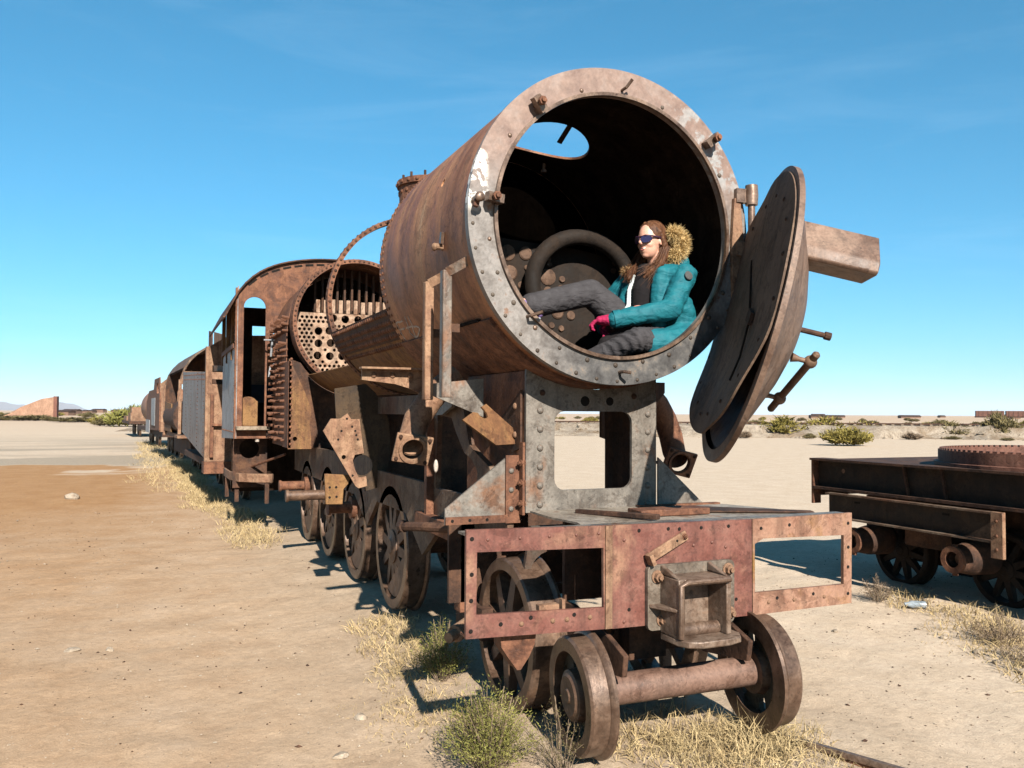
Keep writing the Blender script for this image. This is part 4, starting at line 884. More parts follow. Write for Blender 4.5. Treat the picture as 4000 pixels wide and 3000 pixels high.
for i in range(900):
    t = random.uniform(2, Lb-2); o = random.uniform(1.2, 5.2); s = random.uniform(.06, .22)*(2.2 if random.random() < .05 else 1); q = bank(t, o); z = max(0, 1.05-(o-1.1)*.40); a = random.uniform(0, 6)
    vs = [(q.x+s*cos(a+k*pi/2)*random.uniform(.6, 1.2), q.y+s*sin(a+k*pi/2)*random.uniform(.6, 1.2), z) for k in range(4)] + [(q.x, q.y, z+s*random.uniform(.5, 1.1)), (q.x, q.y, z-s)]
    g.add(vs, [(0, 1, 4), (1, 2, 4), (2, 3, 4), (3, 0, 4), (1, 0, 5), (2, 1, 5), (3, 2, 5), (0, 3, 5)])
me_ = bpy.data.meshes.new('bank_rubble'); me_.from_pydata(g.v, [], g.f); tag(link('bank_rubble', me_, M['bank'], bo), kind='stuff')
trk = empty('railway_track', bank(40, 0), 0, 'far railway track running along the gravel embankment', 'track')
for o in (.5, -.5):
    g = MB(); a, c = bank(30, o) - bank(40, 0), bank(Lb-2, o) - bank(40, 0); g.bar((a.x, a.y, 1.16), (c.x, c.y, 1.16), .07, .12); g.obj('rail', M['rust_dark'], trk)
g = MB()
for i in range(200):
    q = bank(31+i*.75, 0) - bank(40, 0); g.bar(q + V((0, 0, 1.085)) - nb*.9, q + V((0, 0, 1.085)) + nb*.9, .22, .08)
tag(g.obj('sleepers', M['wood'], trk), kind='stuff')

# ------------------------------------------------------------------ vegetation
M['green'] = rust('shrub_green', [(.15, .15, .035), (.24, .23, .06), (.34, .31, .10)], 9, .8, 0, spec=.2)
M['dullgreen'] = rust('dull_green', [(.12, .10, .045), (.19, .155, .07), (.26, .21, .095)], .6, .85, 0, spec=.2)
M['yellowgreen'] = rust('yellow_green', [(.19, .16, .04), (.27, .22, .055), (.33, .26, .08)], .7, .85, 0, spec=.2)
M['straw'] = rust('straw', [(.36, .255, .13), (.52, .39, .20), (.66, .53, .31)], 12, .8, 0, spec=.25)
M['twig'] = rust('dry_twig', [(.14, .10, .065), (.24, .175, .12), (.34, .25, .17)], 12, .85, 0, spec=.2)
def blade(g, p, d, ln, w, bend):
    d = V(d).normalized(); s = d.cross(V((random.uniform(-1, 1), random.uniform(-1, 1), .3))).normalized()*w/2
    q = V(p); vs = [q-s, q+s]
    m = q + d*ln*.55; e = m + (d + V((d.x, d.y, 0))*bend*1.4 - V((0, 0, bend)))*ln*.45
    vs += [m-s*.8, m+s*.8, e]; g.add(vs, [(0, 1, 3, 2), (2, 3, 4)])
def nosmooth(g, name, mat, parent=None):
    me = bpy.data.meshes.new(name); me.from_pydata(g.v, [], g.f); return link(name, me, mat, parent)
def grass(spots, name='dry_grass', mat='straw', seed=1):
    random.seed(seed); g = MB()
    for (x, y, r, h, n) in spots:
        d_ = hypot(x+2.6, y+3.8); n = int(n*.85)
        for i in range(n):
            a = random.uniform(0, 2*pi); rr = r*sqrt(random.random()); px, py = x+rr*cos(a), y+rr*sin(a)
            ln = h*random.uniform(.4, 1.15)*(1-.5*rr/r); t = random.uniform(.1, 1.0)**1.0
            b2 = random.uniform(0, 2*pi); d = V((cos(b2)*t, sin(b2)*t, random.uniform(.5, 1.1)))
            blade(g, (px, py, gh(px, py)-.01), d, ln, random.uniform(.0018, .0048)*(1+d_/14), random.uniform(.1, 1.1))
    o = nosmooth(g, name, M[mat]); return tag(o, kind='stuff')
def shrub_mesh(r, h, nst, nleaf, lw, seed, upright=.8, droop=0.0):
    random.seed(seed); gs, gl = MB(), MB()
    for i in range(nst):
        a = random.uniform(0, 2*pi); t = random.random()**.6; tip = V((r*t*cos(a), r*t*sin(a), h*(1-.55*t*t)*random.uniform(.55, 1.1)))
        base = V((tip.x*.18, tip.y*.18, -.02)); mid = (base+tip)/2 + V((random.uniform(-.1, .1)*r, random.uniform(-.1, .1)*r, h*.10*upright))
        w = .010*r+.002
        for p0, p1 in ((base, mid), (mid, tip)):
            s = V((random.uniform(-1, 1), random.uniform(-1, 1), 0)).normalized()*w/2; gs.add([p0-s, p0+s, p1+s*.7, p1-s*.7], [(0, 1, 2, 3)])
        for k in range(nleaf):
            u = random.uniform(.30, 1.0); q = base*(1-u)**2 + mid*2*u*(1-u) + tip*u*u
            q = q + V((random.gauss(0, .07)*r, random.gauss(0, .07)*r, random.gauss(0, .05)*h))
            d = V((random.gauss(0, 1)+cos(a)*.6, random.gauss(0, 1)+sin(a)*.6, random.uniform(.1, 1.6))).normalized(); L_ = lw*random.uniform(1.6, 4.2)
            s = d.cross(V((random.gauss(0, 1), random.gauss(0, 1), random.gauss(0, 1)))).normalized()*lw*random.uniform(.3, .6)
            gl.add([q-s, q+s, q+d*L_], [(0, 1, 2)])
    return gs, gl
def shrub(name, loc, r, h, nst, nleaf, lw, seed, mat, label, group=None, stem='twig'):
    gs, gl = shrub_mesh(r, h, nst, nleaf, lw, seed)
    e = empty(name, (loc[0], loc[1], gh(loc[0], loc[1]) if len(loc) < 3 else loc[2]), random.uniform(0, 6), label, 'shrub', group)
    nosmooth(gl, 'foliage', M[mat], e); nosmooth(gs, 'stem', M[stem], e); return e
shrub('green_shrub', (-.97, .27), .29, .43, 170, 46, .0060, 11, 'green', 'bright green spiky shrub in the foreground beside the front wheel')
shrub('green_shrub', (-.74, 1.72), .22, .42, 100, 40, .006, 12, 'green', 'green shrub tucked behind the left end of the buffer beam')
shrub('dry_shrub', (-.66, .06), .20, .36, 40, 26, .0045, 13, 'dullgreen', 'wispy dry shrub standing against the front left wheel hub')
# grass
grass([(.20, -.12, .34, .30, 900), (.48, -.06, .26, .30, 700), (.0, -.30, .35, .16, 500), (.40, -.42, .40, .12, 500), (-.15, .10, .25, .22, 450), (.62, -.35, .30, .14, 420), (.70, .05, .30, .22, 400), (.2, .25, .35, .25, 300)], seed=3)
grass([(-1.00, 1.25, .30, .14, 420), (-1.1, .95, .35, .08, 350), (-.8, 2.1, .35, .26, 520), (-.78, 2.7, .35, .24, 520), (-.75, 3.3, .3, .24, 450), (-.85, 1.9, .4, .12, 420), (-1.2, 1.4, .4, .05, 300), (-.75, .95, .2, .2, 200), (-.55, -.15, .35, .07, 260)], seed=4)
sp = []
random.seed(5)
for i in range(60):
    y = 8.4+i*.36; sp.append((-.95-.012*(y-4)-random.uniform(0, .35)-(.35 if y > 13 else 0), y, .38, random.uniform(.22, .42), 150))
for i in range(26):
    y = 18+i*1.3; sp.append((-1.9-.02*(y-18)-random.uniform(0, .5), y, .8, random.uniform(.3, .5), 110))
grass(sp, seed=6)
# ------------------------------------------------------------------ loose stones
M['stone'] = rust('pale_stone', [(.32, .245, .175), (.42, .34, .255), (.52, .44, .35)], 9, .9, .4)
def stone(x, y, s, label, seed, flat=.6, mat='stone', rz=None):
    random.seed(seed); me = bpy.data.meshes.new('stone'); bm = bmesh.new(); bmesh.ops.create_icosphere(bm, subdivisions=2, radius=1)
    for v in bm.verts:
        k = 1+.35*noise.noise(v.co*1.3+V((seed*3.1, 0, 0)))+.15*noise.noise(v.co*3+V((seed, 5, 0))); v.co = V((v.co.x*s*k, v.co.y*s*k*.75, v.co.z*s*k*flat))
    bm.to_mesh(me); bm.free(); me.shade_smooth(); me.set_sharp_from_angle(angle=R_(25))
    o = link('stone', me, M[mat]); o.location = (x, y, gh(x, y)+s*flat*.35); o.rotation_euler = (0, 0, seed*1.7); return tag(o, label, 'stone')
stone(-2.88, 3.60, .040, 'small white stone on the path, right of the flat tan one', 1)
stone(-3.15, 3.66, .060, 'flat tan stone lying on the sandy path at lower left', 2, .3)
stone(-1.40, 1.30, .045, 'pale stone in the sand left of the beam shadow', 3)
stone(-1.62, .80, .05, 'pale stone nearest the bottom edge left of the green shrub', 4, .35)
stone(-4.15, 16.2, .17, 'largest white stone alone on the brown path', 5)
stone(-5.5, 11.5, .06, 'small pale stone at the far left of the brown path', 6)
stone(.72, .22, .04, 'pale stone in the grass just behind the loose rail', 7)
stone(.30, -.52, .03, 'small pale stone in the straw ahead of the axle', 8)
# pebbles and crumbs strewn over the sand
def pebbles(n, f, smin, smax, mat, seed):
    random.seed(seed); g = MB()
    for i in range(n):
        x, y = f(); s = random.uniform(smin, smax)*(1 if random.random() < .9 else 1.8); z = gh(x, y)+s*.25
        a = random.uniform(0, 6); ca, sa = cos(a), sin(a); ex, ey, ez = s*random.uniform(.7, 1.3), s*random.uniform(.5, 1), s*random.uniform(.35, .7)
        vs = [(x+ca*ex, y+sa*ex, z), (x-sa*ey, y+ca*ey, z), (x-ca*ex, y-sa*ex, z), (x+sa*ey, y-ca*ey, z), (x, y, z+ez), (x, y, z-ez)]
        g.add(vs, [(0, 1, 4), (1, 2, 4), (2, 3, 4), (3, 0, 4), (1, 0, 5), (2, 1, 5), (3, 2, 5), (0, 3, 5)])
    return tag(nosmooth(g, 'pebbles', M[mat]), kind='stuff')
pebbles(1500, lambda: (random.gauss(-.3, 1.1), random.uniform(-1.2, 4)), .003, .010, 'stone', 21)
pebbles(1100, lambda: (random.uniform(.4, 6), random.uniform(-2.5, 5)), .003, .009, 'stone', 22)
pebbles(900, lambda: (random.uniform(-8, -.8), random.uniform(.5, 14)), .004, .012, 'rust_dark', 23)
pebbles(700, lambda: (random.uniform(-8, -.8), random.uniform(.5, 14)), .003, .012, 'stone', 24)
pebbles(1300, lambda: (random.uniform(.5, 6), random.uniform(-2.5, 5)), .003, .009, 'rust_dark', 25)
# ------------------------------------------------------------------ loose rail lying at lower right
ra = empty('loose_rail', (.66, -.02, .04), 0, 'broken piece of old rail lying in the sand at lower right', 'rail')
a, c = V((0, 0, .03)), V((.72, -2.2, .10)); dd = (c-a).normalized(); sd = dd.cross(V((0, 0, 1))).normalized(); up = sd.cross(dd)
def along(sec, mat, name, taper=0.0):
    g = MB(); n = len(sec); vs = [a + dd*taper*abs(z) + sd*x*.6 + up*z for x, z in sec] + [c + sd*x + up*z for x, z in sec]
    g.add(vs, [tuple(range(n)), tuple(range(n, 2*n))[::-1]] + [(i, (i+1) % n, n+(i+1) % n, n+i) for i in range(n)]); return g.obj(name, M[mat], ra)
along([(-.022, .0), (-.026, .02), (-.02, .032), (.02, .032), (.026, .02), (.022, .0)], 'steel', 'rail_head', -1)
along([(-.007, -.075), (-.007, -.001), (.007, -.001), (.007, -.075)], 'rust', 'rail_web', 2)
along([(-.05, -.09), (-.05, -.083), (-.01, -.0755), (.01, -.0755), (.05, -.083), (.05, -.09)], 'rust_dark', 'rail_foot', 3)
# ------------------------------------------------------------------ tender and hulks standing behind
M['tgrey'] = rust('tender_paint', [(.15, .105, .08), (.21, .18, .165), (.27, .26, .26), (.18, .10, .07)], 3, .6, .25, (1, 1, .35), (.20, .12, .085), 1.0, (.50, .66), spec=.5)
td = empty('tender', (-.28, 13.45, 0), R_(3.0), 'riveted grey tender with sloping side coupled behind the cab', 'tender')
b = MB(); b.plateX([(.05, .92), (5.6, 1.36), (5.6, 2.86), (.05, 2.64)], [], -1.37, .02); ts = b.obj('side_sheet', M['tgrey'], td)
rp_ = []
for y0_ in (.15, .75, 1.9, 2.0, 3.4, 4.6, 5.5): rp_ += [((-1.372, y0_, 1.0+.08*y0_+k*.085), (-1, 0, 0)) for k in range(19)]
for z in (2.5, 2.6): rp_ += [((-1.372, .1+k*.15, z+.03*k*.15), (-1, 0, 0)) for k in range(36)]
rivet_rows('sheet_rivets', rp_, M['rust'], ts, .013)
b = MB(); b.plateX([(.05, .92), (5.6, 1.36), (5.6, 2.86), (.05, 2.64)], [], 1.35, .02); b.obj('side_sheet', M['tgrey'], td)
b = MB(); b.plateY([(-1.37, .92), (1.37, .92), (1.37, 3.45), (-1.0, 3.35), (-1.37, 3.12)], [rect(-1.30, -1.06, 2.40, 2.76)], -.02, .02); te = b.obj('end_sheet', M['rust_light'], td)
g = MB(); g.bx(-1.42, -1.371, -.05, .10, .92, 3.12); g.obj('corner_post', M['rust_light'], td)
g = MB(); g.bx(-1.33, -1.27, -.10, -.021, 1.0, 2.2); g.bx(-1.30, -1.05, -.14, -.022, 1.60, 1.64); g.obj('grab_iron', M['rust'], te)
b = MB(); b.plateX([(.0, 2.66), (1.6, 2.72), (1.6, 3.55), (.0, 3.36)], [], -1.10, .02); b.obj('coal_board', M['rust_light'], td)
b = MB(); b.plateX([(1.6, 2.72), (2.2, 2.74), (2.2, 3.62), (1.6, 3.55)], [], -1.14, .02); b.obj('coal_board', M['rust'], td)
g = MB(); g.bx(-1.33, 1.33, .1, 5.5, 1.3, 2.5); g.obj('tank', M['rust_dark'], td)
g = MB(); g.bx(-1.3, 1.3, .0, 5.6, .78, .92); g.obj('frame', M['rust_dark'], td)
g = MB(); g.bx(-1.45, -.9, -.25, .1, .70, .92); g.obj('buffer_step', M['rust'], td)
for y in (1.0, 2.3, 3.6, 4.9): wheel('wheel', td, (-.58, y, .50), .42, 'spoke', -1)
# the hulk behind the tender: a cab shell with an arched roof hoop
hk = empty('cab_hulk', (-.55, 21.2, 0), R_(3.4), 'brown open cab shell with arched roof hoop behind the tender', 'locomotive')
def arch(r0, hgt, n=16): return [(-r0*cos(pi*k/n), 2.6+hgt*sin(pi*k/n)) for k in range(n+1)]
A0 = arch(1.42, 1.25)
g = MB(); n = len(A0); g.add([(x, 0, z) for x, z in A0]+[(x, 5.5, z) for x, z in A0]+[(x*.97, 0, z-.04) for x, z in A0]+[(x*.97, 5.5, z-.04) for x, z in A0],
     [(i, i+1, n+i+1, n+i) for i in range(2, n-1)] + [(2*n+i, 3*n+i, 3*n+i+1, 2*n+i+1) for i in range(2, n-1)] + [(i, 2*n+i, 2*n+i+1, i+1) for i in range(n-1)] + [(n+i, n+i+1, 3*n+i+1, 3*n+i) for i in range(n-1)])
g.obj('roof', M['frame'], hk)
g = MB(); g.plateY([(-1.42, 1.2), (-1.05, 1.2), (-1.05, 2.5), (-.9, 3.2), (.9, 3.2), (1.05, 1.2), (1.42, 1.2)] + [(-x, z) for x, z in A0], [], 5.0, .03); g.obj('end_wall', M['rust_dark'], hk)
g = MB(); g.bx(-1.44, -1.36, -.02, .10, 1.25, 2.75); g.bx(-1.44, -1.36, 5.3, 5.45, 1.1, 2.75); g.obj('door_post', M['rust_light'], hk)
g = MB(); g.plateX([(2.6, 1.25), (5.4, 1.25), (5.4, 2.2), (2.6, 2.1)], [], -1.42, .03); g.obj('side_sheet', M['ochre'], hk)
g = MB(); g.bx(-1.35, 1.35, 0, 5.5, 1.1, 1.22); g.bx(-1.5, -1.2, -.6, .4, 1.15, 1.22); g.obj('floor', M['rust_light'], hk)
g = MB(); g.bx(-1.1, 1.1, .1, 5.4, .6, 1.1); g.obj('frame', M['rust_dark'], hk)
g = MB(); g.tube([(-1.0, 1.0, 1.7), (-1.0, 4.9, 1.7)], .5, 18); g.obj('boiler_stub', M['rust_dark'], hk)
for y in (1.2, 3.0, 4.6): wheel('wheel', hk, (-.58, y, .52), .45, 'spoke', -1)
# third: another tank engine body
h3 = empty('engine_body_hulk', (-1.0, 30.5, 0), R_(3.8), 'third hulk in the row, patchy red and grey body with broken top', 'locomotive')
g = MB(); g.plateX([(0, 1.15), (7.5, 1.05), (7.5, 2.3), (6.0, 2.75), (3.2, 2.75), (2.8, 3.15), (0.2, 3.15), (0, 2.4)], [rect(.6, 1.6, 2.55, 2.95, .1)], -1.42, .04); g.obj('side_sheet', M['rust'], h3)
g = MB(); g.plateX([(2.0, 1.3), (4.0, 1.3), (4.0, 2.4), (2.0, 2.4)], [], -1.45, .02); g.plateX([(5.0, .95), (7.4, .95), (7.4, 1.5), (5.0, 1.5)], [], -1.45, .02); g.obj('patch_sheet', M['bluegrey'], h3)
g = MB(); g.plateY([(-1.4, 1.1), (1.4, 1.1), (1.4, 3.0), (.8, 3.4), (-.8, 3.4), (-1.4, 2.9)], [rect(-.9, -.4, 2.4, 2.9)], .05, .05); g.obj('end_wall', M['rust_light'], h3); g = MB(); g.plateY([(-1.4, 1.1), (1.4, 1.1), (1.4, 2.3), (-1.4, 2.3)], [], 7.4, .05); g.obj('end_wall', M['rust_light'], h3)
g = MB(); g.bx(-1.3, 1.3, 0, 7.5, .9, 1.1); g.obj('frame', M['rust_dark'], h3)
for y in (1.2, 3.0, 4.8, 6.4): wheel('wheel', h3, (-.58, y, .52), .45, 'spoke', -1)
# tank wagon
tk = empty('tank_wagon', (-1.75, 43, 0), R_(4.3), 'orange-rust tank wagon beyond the three hulks', 'wagon')
g = MB(); g.lathe([(0, -.15), (.6, -.1), (1.02, .1), (1.05, .2), (1.05, 6.8), (1.0, 6.95), (0, 7.1)], (0, 0, 2.10), (0, 1, 0), 40, closed=False); g.obj('tank', M['orange'] if 'orange' in M else M['shell'], tk)
g = MB(); g.lathe([(0, 0), (.45, 0), (.45, .45), (0, .5)], (0, 3.5, 2.95), (0, 0, 1), 20, closed=False); g.obj('dome', M['rust'], tk)
g = MB(); g.bx(-1.15, 1.15, -.3, 7.3, .85, 1.05); g.obj('frame', M['rust_dark'], tk)
for y in (.8, 2.0, 5.2, 6.4): wheel('wheel', tk, (-.58, y, .5), .42, 'spoke', -1)
# flat wagon far end
fw = empty('flat_wagon', (-2.9, 62, 0), R_(5), 'farthest low wagon with stacked scrap at the end of the row', 'wagon')
g = MB(); g.bx(-1.3, 1.3, 0, 9, .95, 1.15); g.obj('frame', M['rust_dark'], fw)
g = MB(); g.bx(-1.2, .2, .5, 3.2, 1.15, 1.75); g.bx(-1.25, .8, 4, 7.5, 1.15, 1.5); g.bx(-1.1, -.4, 1, 2.5, 1.75, 2.15); g.obj('scrap', M['rust_light'], fw)
for y in (1.2, 2.6, 6.2, 7.6): wheel('wheel', fw, (-.58, y, .5), .42, 'spoke', -1)

# ------------------------------------------------------------------ flat frame wagon on the right
M['wdark'] = rust('shade_dark_frame', [(.012, .009, .007), (.028, .019, .014), (.055, .036, .024), (.08, .05, .03)], 3.5, .7, .3, patch=(.075, .056, .042), pscale=2.0, pth=(.58, .72))  # shade on the wagon side is put into this dark rust colour
M['ringrust'] = rust('turntable_rust', [(.13, .060, .045), (.20, .098, .075), (.25, .135, .105)], 5, .75, .3)
wg = empty('frame_wagon', (4.45, 3.85, 0), 0, 'dark rusty wagon frame with a round turntable ring on top', 'wagon')
WG = wg
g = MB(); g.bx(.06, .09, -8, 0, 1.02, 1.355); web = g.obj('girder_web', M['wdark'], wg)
g = MB(); g.bx(-.05, .16, -8, .01, 1.356, 1.38); g.obj('top_flange', M['rust_dark'], wg)
g = MB(); g.bx(-.03, .055, -8, 0, 1.03, 1.06); g.obj('ledge_angle', M['rust_dark'], wg)
g = MB(); g.bx(-.02, .09, -.02, .012, .86, 1.354); g.obj('end_angle', M['rust'], wg)
for y in (-1.3, -1.75): 
    g = MB(); g.bar((.045, y, 1.06), (.045, y+.06, 1.355), .02, .03, (1, 0, 0)); g.obj('web_stiffener', M['rust_dark'], wg)
g = MB(); g.lathe([(0, .0), (.022, .0), (.03, -.006)], (.058, -.40, 1.25), (-1, 0, 0), 14, closed=False); g.obj('web_hole', M['pinkrust'], wg)
g = MB(); g.bx(.165, 2.5, -8, 0, 1.345, 1.365); g.obj('deck_sheet', M['rust_dark'], wg)
g = MB(); g.bx(.10, 2.5, -.03, 0, .95, 1.34); g.bx(2.4, 2.43, -8, -.04, 1.0, 1.34); g.obj('far_girder', M['rust_dark'], wg)
# equaliser girder below
g = MB(); g.bx(-.10, -.075, -2.45, -.35, .765, 1.0); eq = g.obj('side_girder', M['wdark'], wg)
g = MB(); g.bx(-.16, -.0745, -2.45, -.35, 1.001, 1.018); g.bx(-.17, -.0745, -2.45, -.35, .747, .764); g.obj('girder_flange', M['frame'], eq)
g = MB(); g.bx(-.20, -.16, -2.52, -2.40, .62, 1.03); g.obj('girder_end', M['rust_light'], eq)
for z in (.70, .82, .95): rivet(eq, (-.202, -2.46, z), (-1, 0, 0), .014, 'rust')
for y in (-.75, -1.85):
    g = MB(); g.bx(-.102, -.0985, y-.05, y+.03, .93, .95); g.obj('slot_strip', M['void'], eq)  # thin dark strip, slot shade painted by its colour
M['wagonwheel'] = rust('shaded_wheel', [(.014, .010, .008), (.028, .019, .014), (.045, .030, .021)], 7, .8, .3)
def axlebox(y, z):
    g = MB(); g.lathe([(.070, -.12), (.118, -.12), (.13, -.02), (.155, .10), (.165, .34), (.05, .34)], (-.02, y, z), (1, 0, 0), 28, closed=False); g.lathe([(0, .06), (.06, .06), (.06, -.10)], (-.02, y, z), (1, 0, 0), 20, closed=False)
    o = g.obj('axle_box', M['rust_dark'], wg)
    g = MB(); g.lathe([(.075, -.128), (.126, -.128), (.126, -.10), (.075, -.10)], (-.02, y, z), (1, 0, 0), 28); g.bx(-.12, -.09, y-.02, y+.02, z-.15, z-.10); g.bx(-.12, -.09, y-.02, y+.02, z+.10, z+.14); g.obj('box_lid', M['rust'], o)
    g = MB(); g.cyl((-.05, y, z), (.4, y, z), .05, 14); g.obj('journal', M['rust_light'], o)
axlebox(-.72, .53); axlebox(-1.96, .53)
for y in (-.84, -2.05):
    for x, s in ((.42, -1), (1.58, 1)):
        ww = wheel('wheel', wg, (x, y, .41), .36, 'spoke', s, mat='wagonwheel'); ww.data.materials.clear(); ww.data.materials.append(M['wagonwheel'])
g = MB(); g.bx(.60, .66, -2.6, -.2, .30, .95); g.bx(.1, 1.9, -1.75, -1.2, .55, .95); g.obj('bogie_frame', M['rust_dark'], wg)
# turntable ring
cx_, cy_ = 1.35, -2.25
g = MB(); g.lathe([(1.28, 0), (1.34, 0), (1.34, .03), (1.30, .035), (1.30, .15), (1.22, .15), (1.22, 0)], (cx_, cy_, 1.381), (0, 0, 1), 96); tt = g.obj('turntable_ring', M['ringrust'], wg)
for k in range(90):
    a = 2*pi*k/90; g_ = None
tooth = MB(); tooth.bx(-.015, .035, -.022, .022, 0, .018); TO = tooth.mesh('tooth'); TO.materials.append(M['ringrust'])
for k in range(110):
    a = 2*pi*k/110; o = link('ring_tooth', TO, None, tt); o.location = (cx_+1.25*cos(a), cy_+1.25*sin(a), 1.531); o.rotation_euler = (0, 0, a)
# plants and scraps round the wagon
for i, (x, y, r, h, s, lb) in enumerate(((4.05, 2.55, .20, .26, 31, 'dry brown shrub framed by the right opening of the buffer beam'), (3.85, 1.05, .26, .28, 32, 'dry brown shrub in front of the wagon between its axle boxes'), (3.55, .55, .30, .22, 33, 'dry brown bush at the right edge below the near axle box'))):
    shrub('dry_shrub', (x, y), r, h, 55, 22, .007, s, 'twig', lb)
grass([(4.35, 2.5, .3, .22, 260), (4.3, 1.7, .35, .26, 380), (4.1, 1.2, .35, .28, 380), (4.2, 2.2, .25, .2, 200), (3.9, 1.35, .4, .2, 350), (3.65, .75, .4, .24, 420), (3.4, .3, .35, .25, 350), (3.2, -.1, .4, .22, 300), (3.7, 1.0, .6, .07, 350)], seed=9)
for i, (x, y, s) in enumerate(((3.55, 1.35, .035), (3.45, .95, .045), (3.35, .7, .04), (3.6, 1.65, .03), (3.3, .45, .05), (2.9, 1.9, .03))):
    stone(x, y, s, ('small pale stone by the dry shrub ahead of the wagon', 'pale stone left of the bush at the right edge', 'pale stone in the grass at the right edge', 'small pale stone near the wagon shadow', 'pale stone nearest the right edge', 'small stone on bare sand left of the wagon')[i], 40+i)
bt = MB(); bt.lathe([(0, 0), (.035, 0), (.037, .12), (.02, .16), (.016, .19), (0, .19)], (0, 0, 0), (1, 0, 0), 14, closed=False)
M['plastic'] = rust('pale_plastic', [(.25, .30, .34), (.36, .41, .45)], 8, .3, .05, spec=.6)
bo2 = bt.obj('plastic_bottle', M['plastic']); bo2.location = (4.22, 2.12, gh(4.22, 2.12)+.04); bo2.rotation_euler = (0, 0, 2.6); tag(bo2, 'small pale bottle lying in the wagon shade', 'bottle')

# ------------------------------------------------------------------ far left: ruin, bushes; far right: bushes and wagons
M['adobe'] = rust('adobe', [(.30, .165, .105), (.38, .225, .15), (.44, .275, .19)], .5, .95, .5)
M['adobe_dark'] = rust('adobe_brick', [(.16, .07, .05), (.24, .11, .08)], 1.2, .95, .4)
rn = empty('adobe_wall', (-21, 190, gh(-21, 190)), R_(-8), 'crumbling pinkish adobe wall sloping down to the left on the horizon', 'ruin')
pf = [(-11.5, .0), (-10.0, .5), (-8.2, 1.3), (-6.4, 2.5), (-4.6, 3.3), (-2.6, 4.2), (-.4, 4.6), (-.4, 0)]
g = MB(); g.plateY([(x, z-.3 if z == 0 else z) for x, z in pf], [], 0, 1.2); g.obj('wall', M['adobe'], rn)
g = MB(); g.bx(-.399, .25, -.1, 1.4, -.3, 4.75); g.obj('pillar', M['adobe_dark'], rn)
g = MB(); vs = []; n = 20
for i in range(n+1):
    t = i/n; x = -12+11*t; z = 1.2*sin(pi*min(1, t*1.1))*(.7+.3*noise.noise(V((t*9, 0, 0)))); vs += [(x, -2.6, -.2), (x, -.8, max(z, .05)), (x, -.02, max(z*1.1, .06))]
g.add(vs, [(3*i+j, 3*i+j+1, 3*i+j+4, 3*i+j+3) for i in range(n) for j in range(2)]); g.obj('rubble', M['adobe'], rn)
SH = []
for s in range(4):
    gs, gl = shrub_mesh(1.0, .8, 90, 34, .07, 60+s); m1 = bpy.data.meshes.new('foliage'); m1.from_pydata(gl.v, [], gl.f); SH.append(m1)
def far_shrub(x, y, r, h, mat, label, group, z=None, k=[0]):
    k[0] += 1; me = SH[k[0] % 4].copy(); me.materials.clear(); me.materials.append(M[mat])
    o = link('desert_shrub', me); o.location = (x, y, gh(x, y) if z is None else z); o.scale = (r, r, h); o.rotation_euler = (0, 0, k[0]*2.1)
    return tag(o, label, 'shrub', group)
FSH = far_shrub
# ------------------------------------------------------------------ person sitting in the smokebox
def cloth(name, cols, scale=30, rough=.85, bump=.25, wr=9):
    m, nt, b = newmat(name); k = N(nt); vec = k.coord(); f = k.noise(vec, scale, 4, .6)
    k.l(k.ramp(f, [(.3, cols[0]), (.7, cols[1])]), b.inputs['Base Color']); b.inputs['Roughness'].default_value = rough; b.inputs['Specular IOR Level'].default_value = .25
    h = k.math('ADD', k.noise(k.coord((1, 1, 2.2)), wr, 3, .5, 1.2), k.math('MULTIPLY', k.noise(vec, 160, 2, .5), .08)); k.bump(h, bump, .03, b); return m
M['teal'] = cloth('teal_jacket', [(.003, .095, .125), (.006, .140, .172)], 14, .7, .45)
M['trouser'] = cloth('grey_trousers', [(.034, .031, .034), (.055, .052, .056)], 20, .85, .5, 11)
M['pink'] = cloth('pink_glove', [(.26, .008, .050), (.36, .014, .075)], 40, .85, .3, 22)
M['black'] = cloth('black_shirt_lap_shade', [(.004, .003, .004), (.009, .007, .008)], 30, .95)
M['lining'] = cloth('white_lining', [(.55, .62, .62), (.68, .72, .72)], 30, .8, .1)
M['peach'] = cloth('peach_hem', [(.50, .20, .15), (.60, .27, .21)], 30)
M['patch'] = cloth('badge', [(.045, .050, .050), (.08, .08, .08)], 60, .6, .1)
M['shoe'] = cloth('lilac_shoe', [(.16, .10, .26), (.26, .18, .38)], 30, .7)
M['sole'] = cloth('pale_sole', [(.4, .45, .55), (.5, .55, .62)], 30, .7)
m, nt, b_ = newmat('skin'); b_.inputs['Base Color'].default_value = (.62, .33, .235, 1); b_.inputs['Roughness'].default_value = .5; b_.inputs['Subsurface Weight'].default_value = .12; b_.inputs['Subsurface Radius'].default_value = (.01, .004, .002); M['skin'] = m
m, nt, b_ = newmat('teeth'); b_.inputs['Base Color'].default_value = (.75, .72, .66, 1); b_.inputs['Roughness'].default_value = .35; M['teeth'] = m
m, nt, b_ = newmat('lips'); b_.inputs['Base Color'].default_value = (.42, .13, .11, 1); b_.inputs['Roughness'].default_value = .4; M['lips'] = m
m, nt, b_ = newmat('lens'); b_.inputs['Base Color'].default_value = (.022, .008, .045, 1); b_.inputs['Roughness'].default_value = .08; b_.inputs['Specular IOR Level'].default_value = .8; M['lens'] = m
m, nt, b_ = newmat('glasses_frame'); b_.inputs['Base Color'].default_value = (.03, .010, .030, 1); b_.inputs['Roughness'].default_value = .3; M['frame_gl'] = m
